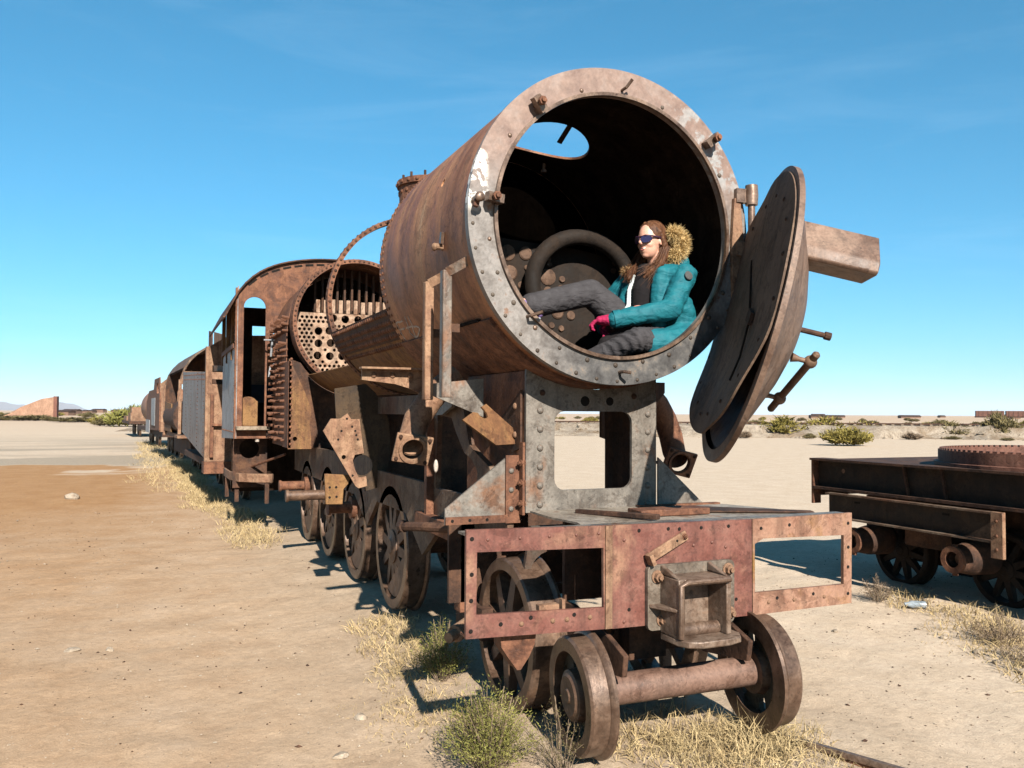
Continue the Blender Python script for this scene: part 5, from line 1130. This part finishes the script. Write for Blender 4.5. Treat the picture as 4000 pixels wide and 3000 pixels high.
def hairmat(name, c0, c1, c2):
    m, nt, b = newmat(name); k = N(nt); f = k.noise(k.coord((1, 1, .25)), 60, 4, .7); k.l(k.ramp(f, [(.3, c0), (.5, c1), (.72, c2)]), b.inputs['Base Color']); b.inputs['Roughness'].default_value = .65; b.inputs['Specular IOR Level'].default_value = .2; return m
M['hair'] = hairmat('brown_hair', (.030, .011, .005), (.085, .034, .015), (.17, .078, .036))
M['fur'] = hairmat('tan_fur', (.28, .15, .05), (.62, .43, .18), (.85, .69, .43))
M['fur_shade'] = hairmat('brown_fur', (.10, .05, .02), (.24, .14, .06), (.40, .27, .13))
def capsule(g, path, rad, seg=18):
    path = [V(p) for p in path]; n = len(path); rad = rad if isinstance(rad, (list, tuple)) else [rad]*n
    for a, c, r0, r1 in zip(path, path[1:], rad, rad[1:]):
        k = max(2, int((c-a).length/.02))
        for i in range(k+1):
            t = i/k; q = a.lerp(c, t); r = r0*(1-t)+r1*t
            g.blob(q, r, r, r, 14, 9)
def fuse(name, g, mat, parent, voxel=.008, smooth=4, disp=None):
    me = bpy.data.meshes.new(name); me.from_pydata(g.v, [], g.f); o = bpy.data.objects.new(name, me); COL.objects.link(o)
    m = o.modifiers.new('r', 'REMESH'); m.mode = 'VOXEL'; m.voxel_size = voxel
    if smooth: s = o.modifiers.new('s', 'SMOOTH'); s.iterations = smooth; s.factor = .5
    dg = bpy.context.evaluated_depsgraph_get(); me2 = bpy.data.meshes.new_from_object(o.evaluated_get(dg)); o.modifiers.clear(); o.data = me2
    if disp:
        ns = [v.normal.copy() for v in me2.vertices]
        for v, nn in zip(me2.vertices, ns): v.co += nn*disp(v.co, nn)
    me2.shade_smooth(); me2.materials.clear(); me2.materials.append(mat)
    if parent is not None: o.parent = parent
    return o
def ell(g, c, rx, ry, rz, fwd, seg=22, rings=14):
    """ellipsoid with local x = fwd, y = left"""
    f = V((fwd[0], fwd[1], 0)).normalized(); l = V((-f.y, f.x, 0)); t = MB(); t.blob((0, 0, 0), rx, ry, rz, seg, rings)
    up = V((0, 0, 1))
    if len(fwd) > 2 and fwd[2]: f = V(fwd).normalized(); up = f.cross(l)
    g.add([V(c)+f*x+l*y+up*z for x, y, z in t.v], t.f)
FT = V((-.86, -.50, 0)); LT = V((-FT.y, FT.x, 0))       # chest direction, her left
FH = V((-.95, -.31, -.04)).normalized(); LH = V((-FH.y, FH.x, 0)).normalized(); UH = FH.cross(LH); UH = UH if UH.z > 0 else -UH
HC = V((.455, .985, 3.030))
def hd(x, y, z): return HC + FH*x + LH*y + UH*z
person_pts = dict(hipL=V((.56, .93, 2.345)), hipR=V((.50, 1.13, 2.36)), shL=V((.625, .845, 2.795)), shR=V((.42, 1.20, 2.795)))
pp = person_pts
kneeR, ankR = V((.085, 1.15, 2.685)), V((-.37, 1.06, 2.565)); kneeL, ankL = V((.22, .775, 2.345)), V((.02, 1.02, 2.235))
elL, wrL, hnL = V((.485, .80, 2.555)), V((.15, .93, 2.487)), V((.065, .985, 2.480))
elR, wrR, hnR = V((.28, 1.34, 2.60)), V((.27, 1.30, 2.48)), V((.25, 1.23, 2.44))
# body: one continuous figure
g = MB()
ell(g, hd(0, 0, .022), .098, .077, .108, FH); ell(g, hd(.030, 0, -.045), .066, .058, .075, FH)       # skull, jaw
ell(g, hd(.058, 0, -.095), .026, .028, .022, FH)                                                  # chin
for s in (-1, 1):
    ell(g, hd(.060, s*.033, -.030), .030, .026, .024, FH); ell(g, hd(.072, s*.028, .022), .022, .030, .012, FH); ell(g, hd(-.005, s*.079, -.01), .017, .008, .028, FH)
capsule(g, [hd(.094, 0, .020), hd(.114, 0, -.016)], [.009, .013]); ell(g, hd(.104, 0, -.024), .016, .018, .010, FH)
ell(g, hd(.078, 0, -.074), .014, .022, .008, FH)
capsule(g, [hd(-.02, 0, -.07), V((.515, 1.01, 2.86))], [.052, .058])
ell(g, (.545, 1.02, 2.70), .10, .15, .17, FT); ell(g, (.54, 1.03, 2.48), .105, .14, .18, FT)
capsule(g, [(.50, 1.03, 2.83), pp['shL']], [.06, .055]); capsule(g, [(.50, 1.03, 2.83), pp['shR']], [.06, .055])
for a in ((pp['shL'], elL, wrL), (pp['shR'], elR, wrR)): capsule(g, a, [.048, .040, .028])
capsule(g, [pp['hipR'], kneeR, ankR], [.085, .056, .040]); capsule(g, [pp['hipL'], kneeL, ankL], [.085, .056, .040])
capsule(g, [ankR, ankR+V((-.10, -.02, .02))], [.032, .02]); capsule(g, [ankL, ankL+V((-.10, .10, -.02))], [.038, .03])
capsule(g, [wrL, hnL], [.024, .018]); capsule(g, [wrR, hnR], [.024, .018])
person = fuse('person', g, M['skin'], None, .0055, 3)
tag(person, 'person in teal fur-hooded jacket and sunglasses sitting inside the open smokebox', 'person')
PR = person
# gloved hands: palm, four curled fingers and a thumb
def glove(w, h, grip, side, up):
    g = MB(); d = (h-w).normalized(); up = V(up); s = d.cross(up).normalized()*side; up = s.cross(d)*side if False else up
    capsule(g, [w, w.lerp(h, .5), h], [.036, .038, .030]); 
    for k in (-1.5, -.5, .5, 1.5): capsule(g, [w.lerp(h, .4)+s*.012*k, h+s*.017*k], [.024, .021])
    for k, ln in ((-1.5, .062), (-.5, .074), (.5, .070), (1.5, .056)):
        p0 = h + s*.0170*k; p1 = p0 + d*ln*.50 - V((0, 0, .006)); p2 = p1 + d*ln*.32 - V((0, 0, .024)); p3 = p2 - V((0, 0, .026)) - d*.006
        capsule(g, [p0, p1, p2, p3], [.0135, .0125, .0115, .010])
    t0 = w.lerp(h, .45) + s*.030; capsule(g, [t0, t0 + d*.030 + s*.020 - V((0, 0, .020)), t0 + d*.050 + s*.018 - V((0, 0, .045))], [.014, .012, .010])
    return g
fuse('glove', glove(wrL + V((.02, -.01, 0)), hnL, 1, 1, (0, 0, 1)), M['pink'], PR, .004, 2)
fuse('glove', glove(wrR, hnR, 1, -1, (0, 0, 1)), M['pink'], PR, .004, 2)
# trousers
def crease(amp, f):
    def d(co, n):
        return amp*(noise.noise(V((co.x*f, co.y*f, co.z*f*.8)))+.6*noise.noise(V((co.x*f*2.3+5, co.y*f*2.3, co.z*f*1.6))))
    return d
def tr_disp(co, n):
    v = .007*(abs(noise.noise(V((co.x*9, co.y*5, co.z*15))))-.25) + .0015*noise.noise(co*30)
    if co.y < .90 and co.z < 2.45: v += .0035*sin((co.x*.9+co.z*.45)*155)
    return v
g = MB(); capsule(g, [pp['hipR'], kneeR, ankR + V((-.01, 0, 0))], [.125, .092, .080]); capsule(g, [pp['hipL'], kneeL, ankL], [.105, .082, .058])
ell(g, (.55, 1.03, 2.36), .13, .17, .12, FT)
fuse('trousers', g, M['trouser'], PR, .0065, 4, tr_disp)
# shoes
for a, d in ((ankR, V((-.93, -.15, .34))), (ankL, V((-.7, .7, -.05)))):
    g = MB(); d = d.normalized(); hl = a - d*.03 - V((0, 0, .035)); capsule(g, [hl, hl + d*.10, hl + d*.19], [.040, .040, .032]); capsule(g, [a + V((.02, 0, 0)), a - d*.0, hl + d*.05], [.05, .05, .044])
    sh = fuse('shoe', g, M['shoe'], PR, .005, 3)
    g = MB(); capsule(g, [hl - V((0, 0, .030)), hl + d*.10 - V((0, 0, .032)), hl + d*.20 - V((0, 0, .028))], [.022, .026, .022]); fuse('shoe_sole', g, M['sole'], sh, .005, 2)
# jacket: body, skirt, sleeves, collar
def jk_disp(co, n):
    v = .011*(abs(noise.noise(V((co.x*9+2, co.y*7, co.z*13))))-.22) + .005*noise.noise(co*24)
    v += .004*sin(co.z*95+co.x*20)*max(0, noise.noise(co*6))
    return v
g = MB()
ell(g, (.565, 1.03, 2.68), .125, .185, .19, FT); ell(g, (.575, 1.04, 2.50), .135, .185, .17, FT)
ell(g, (.61, 1.02, 2.37), .15, .21, .13, FT); ell(g, (.66, .97, 2.42), .12, .15, .13, FT); capsule(g, [(.62, .86, 2.36), (.47, .80, 2.32), (.36, .80, 2.33)], [.13, .115, .098]); capsule(g, [(.66, .90, 2.42), (.60, .86, 2.58)], [.10, .09])
capsule(g, [(.51, 1.03, 2.81), pp['shL'] + V((0, 0, -.01))], [.085, .078]); capsule(g, [(.51, 1.03, 2.81), pp['shR'] + V((0, 0, -.01))], [.085, .078])
capsule(g, [pp['shL'], elL, wrL + V((.0, 0, 0))], [.080, .072, .056]); capsule(g, [pp['shR'], elR, wrR], [.080, .070, .056])
capsule(g, [(.60, 1.05, 2.86), (.66, 1.06, 2.90)], [.085, .06])
capsule(g, [(.41, 1.14, 2.80), (.36, 1.13, 2.62), (.40, 1.12, 2.50)], [.065, .070, .06])       # far front panel
capsule(g, [(.50, .93, 2.80), (.475, .93, 2.64), (.47, .92, 2.48)], [.060, .060, .055])        # near front panel

jk = fuse('jacket', g, M['teal'], PR, .0065, 4, jk_disp)
g = MB(); g.tube([wrL + (elL-wrL).normalized()*.035, wrL - (elL-wrL).normalized()*.012], [.059, .060], 24, caps=False); g.obj('cuff', M['teal'], jk)
# shirt front, black lap standing for shade, white zip lining, peach hem, arm badge
def ribbon(pts, w, mat, name, parent, out):
    g = MB(); vs = []
    for p, o in pts:
        s = V((0.55, -.80, 0.1)).normalized()*w/2; q = V(p) + V(out)*o; vs += [q-s, q+s, q+s+V(out)*.006, q-s+V(out)*.006]
    n = len(pts); fs = [(0, 1, 2, 3), (4*n-4, 4*n-1, 4*n-2, 4*n-3)]
    for i in range(n-1):
        for j in range(4): a = 4*i+j; b2 = 4*i+(j+1) % 4; fs.append((a, b2, b2+4, a+4))
    g.add(vs, fs); return g.obj(name, mat, parent)
g = MB(); capsule(g, [(.38, .95, 2.42), (.26, .98, 2.37), (.14, 1.02, 2.33), (.10, 1.02, 2.26)], [.065, .070, .060, .055]); capsule(g, [(.43, 1.03, 2.84), (.395, 1.01, 2.70), (.39, 1.01, 2.55)], [.052, .062, .060]); shirt_lap_shade = fuse('shirt_lap_shade', g, M['black'], PR, .006, 3)  # capsule over the lap carries the jacket's shade as black
g = MB(); capsule(g, [(.365, 1.06, 2.80), (.325, 1.055, 2.70), (.315, 1.045, 2.60), (.285, 1.04, 2.555)], [.014, .015, .017, .016]); fuse('zip_lining', g, M['lining'], jk, .005, 2)
g = MB(); ell(g, (.355, .985, 2.575), .035, .045, .022, FT); fuse('shirt_hem', g, M['peach'], shirt_lap_shade, .005, 2)
bd = MB(); q = pp['shL'] + (elL-pp['shL'])*.12 + V((-.012, -.083, .012)); bd.lathe([(0, .006), (.027, .004), (.031, 0), (.028, -.01), (0, -.01)], q, V((.10, -.95, .28)), 20, closed=False)
badge = bd.obj('arm_badge', M['patch'], jk)
# hood: padded roll with fur ruff
g = MB(); capsule(g, [(.66, .95, 2.89), (.70, 1.05, 2.93), (.66, 1.16, 2.90)], [.065, .08, .065]); hood = fuse('hood', g, M['teal'], jk, .007, 3)
def fur(name, centres, n, ln, parent, mat='fur'):
    random.seed(77); g = MB()
    for i in range(n):
        c, r = random.choice(centres); d = V((random.gauss(0, 1), random.gauss(0, 1), random.gauss(0, 1))).normalized()
        q = V(c) + d*r*random.uniform(.6, 1); s = d.cross(V((random.gauss(0, 1), random.gauss(0, 1), 1))).normalized()*.0018
        e = q + (d*.8 + V((.15, -.05, -.25))*random.random() + V((random.gauss(0, .25), random.gauss(0, .25), random.gauss(0, .25)))).normalized()*ln*random.uniform(.5, 1.1)
        g.add([q-s, q+s, e], [(0, 1, 2)])
    for c, r in centres: g.blob(c, r*.85, r*.85, r*.85, 12, 8)
    return nosmooth(g, name, M[mat], parent)
fur('fur_ruff', [((.585, .92, 3.085), .036), ((.615, .915, 3.075), .042), ((.640, .91, 3.040), .046), ((.642, .91, 3.0), .046), ((.622, .91, 2.955), .044), ((.60, .92, 2.925), .036), ((.65, 1.0, 3.06), .045), ((.62, 1.1, 3.05), .045), ((.675, .96, 3.01), .036)], 9000, .046, hood)
fur('fur_ruff', [((.335, 1.14, 2.845), .020), ((.36, 1.12, 2.86), .018)], 420, .026, hood, 'fur_shade')
# hair
g = MB(); ell(g, hd(-.020, 0, .043), .105, .088, .101, FH); ell(g, hd(-.055, 0, -.03), .065, .080, .085, FH)
for s in (-1, 1):
    capsule(g, [hd(.040, s*.016, .118), hd(.036, s*.050, .096), hd(.006, s*.080, .050), hd(-.030, s*.084, -.03), hd(-.050, s*.070, -.10)], [.014, .014, .018, .026, .026])
capsule(g, [hd(-.050, .070, -.09), (.485, .925, 2.875), (.43, .95, 2.83), (.395, .975, 2.785)], [.026, .030, .026, .014])
capsule(g, [hd(-.050, -.070, -.09), (.41, 1.10, 2.87), (.35, 1.08, 2.82), (.325, 1.06, 2.785)], [.026, .030, .030, .018])
capsule(g, [hd(-.06, 0, -.06), (.56, 1.0, 2.90)], [.07, .06])
def hr_disp(co, n):
    w = max(0, min(1, ((HC-co).dot(FH)+.0)/.06)); return (.0022*sin(atan2(co.y-.98, co.x-.46)*26+co.z*30) + .002*noise.noise(co*45))*w
hair = fuse('hair', g, M['hair'], PR, .005, 2, hr_disp)
g = MB(); random.seed(5)
for i in range(150):
    s = random.choice((-1, 1)); a = hd(random.uniform(-.09, .06), s*random.uniform(.02, .085), random.uniform(.0, .12)); 
    q = [hd(random.uniform(-.06, -.03), s*.09, -.04), V((.475, .92, 2.88)) if s > 0 else V((.39, 1.09, 2.87)), (V((.395, .965, 2.79)) if s > 0 else V((.325, 1.05, 2.77))) + V((random.gauss(0, .03), random.gauss(0, .02), random.gauss(0, .03)))]
    j = V((random.gauss(0, .012), random.gauss(0, .012), random.gauss(0, .008))); g.tube([q[0]+j, q[1]+j*1.4, q[2]+j], [.0022, .002, .0008], 3, caps=False)
g.obj('loose_strands', M['hair'], hair)
# sunglasses
gl = MB(); gl.tube([hd(.072, -.072, .020), hd(.104, -.042, .026), hd(.112, 0, .020), hd(.104, .042, .026), hd(.072, .072, .020), hd(.0, .088, .012)], .0055, 8); sun_g = gl.obj('sunglasses', M['frame_gl'], PR)
for s in (-1, 1):
    g = MB(); vs = []; n = 18; c = V((0, 0, 0))
    for ly in (0, .006):
        for k in range(n):
            a = 2*pi*k/n; yy = s*.040+.034*cos(a); zz = .002+.024*sin(a); xx = .112-.018*((yy/.075)**2)*2.0-.012*abs(sin(a))*0; vs.append(hd(xx+ly, yy, zz))
    g.add(vs, [tuple(range(n))[::-1], tuple(range(n, 2*n))] + [(k, (k+1) % n, n+(k+1) % n, n+k) for k in range(n)]); g.obj('lens', M['lens'], sun_g)
g = MB(); mp = ((.084, -.026, .005), (.0925, -.012, .001), (.0945, 0, 0), (.0925, .012, .001), (.083, .027, .006))
for dz, rr in ((-.0085, .0042), (.0065, .0036)): capsule(g, [hd(x, y, -.057+z+dz*(1-abs(y)/.032)) for x, y, z in mp], [rr*.6, rr, rr, rr, rr*.6])
fuse('mouth', g, M['lips'], PR, .002, 1)
g = MB(); capsule(g, [hd(x, y, -.057+z) for x, y, z in ((.0925, .006, 0), (.0925, .012, .001), (.0870, .022, .004))], [.0048, .0054, .0034]); fuse('teeth', g, M['teeth'], PR, .002, 1)
# sooty ledge her far foot rests on
g = MB(); g.bx(-.80, -.34, .95, 1.32, 2.425, 2.445); g.bx(-.40, -.37, 1.0, 1.28, 2.17, 2.424); g.obj('ash_ledge', M['inner'], L)
# far bushes, left of the train
random.seed(91)
LB = [(-5.2, 108, 3.3, 2.9, 'green', 'large rounded green bush just left of the far end of the train'), (-8.0, 112, 1.7, 1.1, 'dullgreen', 'low dull bush left of the large green bush'), (-9.6, 128, 1.8, 1.3, 'yellowgreen', 'yellowish bush behind the low dull one, left of the train'), (-14.0, 150, 4.3, .9, 'dullgreen', 'flat wide scrub patch right of the adobe ruin'), (-22.5, 172, 4.6, 1.2, 'dullgreen', 'flat scrub right below the adobe ruin'), (-28.0, 176, 4.0, 1.0, 'dullgreen', 'flat scrub below the low end of the adobe ruin'), (-32.5, 176, 2.2, 1.2, 'green', 'green tuft in the scrub at the far left'), (-18, 240, 2.0, 1.6, 'dullgreen', 'small bush farther off behind the ruin pillar')]
for x, y, r, h, m_, lb in LB: far_shrub(x, y, r, h, m_, lb, None)
for i in range(26):
    y = random.uniform(200, 600); x = -y*random.uniform(.03, .19)+3
    far_shrub(x, y, random.uniform(1.2, 2.4), random.uniform(.7, 1.5), random.choice(['dullgreen', 'yellowgreen']), 'tiny scrub dot on the plain left of the train', 'scrub dots on the left plain')
# right: along the embankment
RB = [(36.5, 36.0, 1.55, 1.45, 'yellowgreen', 'round yellow-green bush standing alone ahead of the embankment'),
      (46, 53, 2.4, 1.9, 'yellowgreen', 'largest dull bush at the embankment, right of the door'), (49.5, 52, 1.9, 2.0, 'yellowgreen', 'tall yellowish bush second from the door along the embankment'), (52.6, 50.5, 1.9, 1.5, 'yellowgreen', 'bright yellow bush third from the door along the embankment'), (54.6, 48.5, 1.1, 1.2, 'yellowgreen', 'small yellow bush fourth from the door'), (57.5, 46.0, 1.5, 1.5, 'dullgreen', 'small dark bush midway along the embankment'), (60.5, 44.0, 1.6, 2.5, 'dullgreen', 'straggly grey-green bush climbing the embankment'), (63.0, 40, 1.2, 1.1, 'yellowgreen', 'low yellow bush beside the straggly one'),
      (66, 41.5, 1.0, .9, 'dullgreen', 'small grey bush on the embankment slope'), (69, 36.5, 1.6, 1.3, 'dullgreen', 'thorny dull bush left of the pale track ramp'), (74, 30.5, 1.9, 1.9, 'green', 'round green bush right of the pale track ramp'), (79.5, 29, 2.1, 2.2, 'green', 'round green bush at the right edge'),
      (43, 58, 1.6, 1.0, 'yellowgreen', 'low yellow bush under the open door'), (20.5, 55, 1.0, 1.2, 'yellowgreen', 'yellow bush seen through the saddle window'), (18.0, 60, 1.3, 1.3, 'dullgreen', 'dull bush seen through the saddle window, left of the yellow one'), (23.5, 66, 1.3, .9, 'dullgreen', 'small bush seen high in the saddle window')]
for x, y, r, h, m_, lb in RB: far_shrub(x, y, r, h, m_, lb, None)
for i in range(46):
    t = random.uniform(8, 150); q = bank(t, random.uniform(2.2, 6.5)); far_shrub(q.x, q.y, random.uniform(.35, .9), random.uniform(.25, .7), random.choice(['dullgreen', 'yellowgreen', 'twig']), 'small tuft of scrub at the foot of the embankment', 'scrub tufts along the embankment')
for i in range(60):
    d = random.uniform(95, 330); a = random.uniform(.25, 1.12); x, y = d*sin(a), d*cos(a)
    far_shrub(x, y, random.uniform(.9, 2.2), random.uniform(.7, 1.6), random.choice(['dullgreen', 'dullgreen', 'yellowgreen']), 'tiny scrub dot on the plain beyond the embankment', 'scrub dots beyond the embankment')
M['ramp'] = rust('ramp_dust', [(.40, .32, .235), (.48, .39, .29)], .8, .95, .3)
rq = [bank(92, 5.6), bank(94.5, 5.6), bank(98.6, 1.1), bank(96.8, 1.1)]
g = MB(); g.add([(q.x, q.y, z) for q, z in zip(rq, (.05, .05, 1.10, 1.10))] + [(q.x, q.y, -.4) for q in rq], [(0, 1, 2, 3), (0, 4, 5, 1), (1, 5, 6, 2), (3, 2, 6, 7), (0, 3, 7, 4), (4, 7, 6, 5)]); tag(g.obj('path', M['ramp'], None), kind='structure')
# far wagons and huts on the right horizon
M['farrust'] = rust('far_rust', [(.14, .065, .05), (.20, .10, .075)], .4, .9, .1)
def far_wagon(x, y, ln, rz, label):
    e = empty('freight_wagon', (x, y, 0), rz, label, 'wagon', 'rusty wagons on the right horizon')
    g = MB(); g.bx(0, ln, -1.4, 1.4, 1.6, 4.6); g.obj('body', M['farrust'], e)
    for k in range(6): g = MB(); g.bx(ln*(k+.5)/6-.12, ln*(k+.5)/6+.12, -1.52, -1.401, 1.6, 4.6); g.obj('rib', M['rust_dark'], e)
    g = MB(); g.bx(-.3, ln+.3, -1.2, 1.2, .9, 1.599); g.obj('frame', M['rust_dark'], e)
dirw = -.72
for i in range(6):
    q = V((412, 325, -.8)) + V((cos(dirw), sin(dirw), 0))*i*14.6
    far_wagon(q.x, q.y, 13.6, dirw, ('leftmost rusty wagon of the row on the right horizon', 'second rusty wagon of the row on the right horizon', 'third rusty wagon of the row on the right horizon', 'fourth rusty wagon of the row on the right horizon', 'fifth rusty wagon of the row on the right horizon', 'sixth rusty wagon of the row on the right horizon')[i])
M['hut'] = rust('far_hut', [(.20, .12, .09), (.30, .20, .15)], .3, .9, .1)
def hut(x, y, w, h, label, grp):
    e = empty('hut', (x, y, gh(x, y)-.5), -.5, label, 'hut', grp)
    g = MB(); g.bx(-w/2, w/2, -3, 3, 0, h+.5); g.obj('wall', M['hut'], e); g = MB(); g.plate([(-3.4, h+.5), (3.4, h+.5), (0, h+1.3)], [], (-w/2-.3, 0, 0), (0, 1, 0), (0, 0, 1), w+.6); g.obj('roof', M['rust_dark'], e)
for i in range(9):
    d = random.uniform(520, 900); a = random.uniform(.62, 1.0); hut(d*sin(a), d*cos(a), random.uniform(4, 12), random.uniform(.9, 2.0), 'tiny low hut on the right horizon', 'huts on the right horizon')
for i in range(12):
    d = random.uniform(420, 900); a = random.uniform(-.19, .0); hut(d*sin(a), d*cos(a), random.uniform(4, 14), random.uniform(1.2, 2.6), 'tiny low ruin on the left horizon', 'ruins on the left horizon')
# ------------------------------------------------------------------ thin desert haze
hz = MB(); hz.bx(-31000, 31000, -4000, 42000, -8, 420); m, nt, b_ = newmat('haze_air'); nt.nodes.remove(b_)
pv = nt.nodes.new('ShaderNodeVolumePrincipled'); pv.inputs['Density'].default_value = 4.0e-5; pv.inputs['Color'].default_value = (.80, .88, 1.0, 1); pv.inputs['Anisotropy'].default_value = 0.0
nt.links.new(pv.outputs[0], nt.nodes['Material Output'].inputs['Volume'])
hzo = hz.obj('haze', m, None, None); tag(hzo, kind='stuff')

# soften the cut edges of castings and thick plates
for o in list(bpy.data.objects):
    if o.type == 'MESH' and o.name.split('.')[0] in ('pocket_throat', 'pocket_lip', 'coupler_pocket', 'web', 'strap', 'lamp_shelf', 'deck_block', 'step_bar', 'floor_plank', 'exhaust_elbow', 'guide_block', 'board_post', 'girder_end', 'deck_angle', 'truck_frame', 'spring_hanger'):
        bv = o.modifiers.new('edge', 'BEVEL'); bv.width = .006; bv.segments = 2; bv.limit_method = 'ANGLE'; bv.angle_limit = R_(40)
# ------------------------------------------------------------------ one albedo calibration for every surface (the picture is exposed for bright desert sun)
ALB = 0.70
for m in bpy.data.materials:
    nt = m.node_tree; b_ = nt.nodes.get('Principled BSDF') if nt else None
    if not b_: continue
    inp = b_.inputs['Base Color']
    if inp.is_linked:
        src = inp.links[0].from_socket; x = nt.nodes.new('ShaderNodeMix'); x.data_type = 'RGBA'; x.blend_type = 'MULTIPLY'; x.inputs[0].default_value = 1.0; x.inputs[7].default_value = (ALB, ALB, ALB, 1)
        nt.links.new(src, x.inputs[6]); nt.links.new(x.outputs[2], inp)
    else: inp.default_value = tuple(c*ALB for c in inp.default_value[:3]) + (1,)
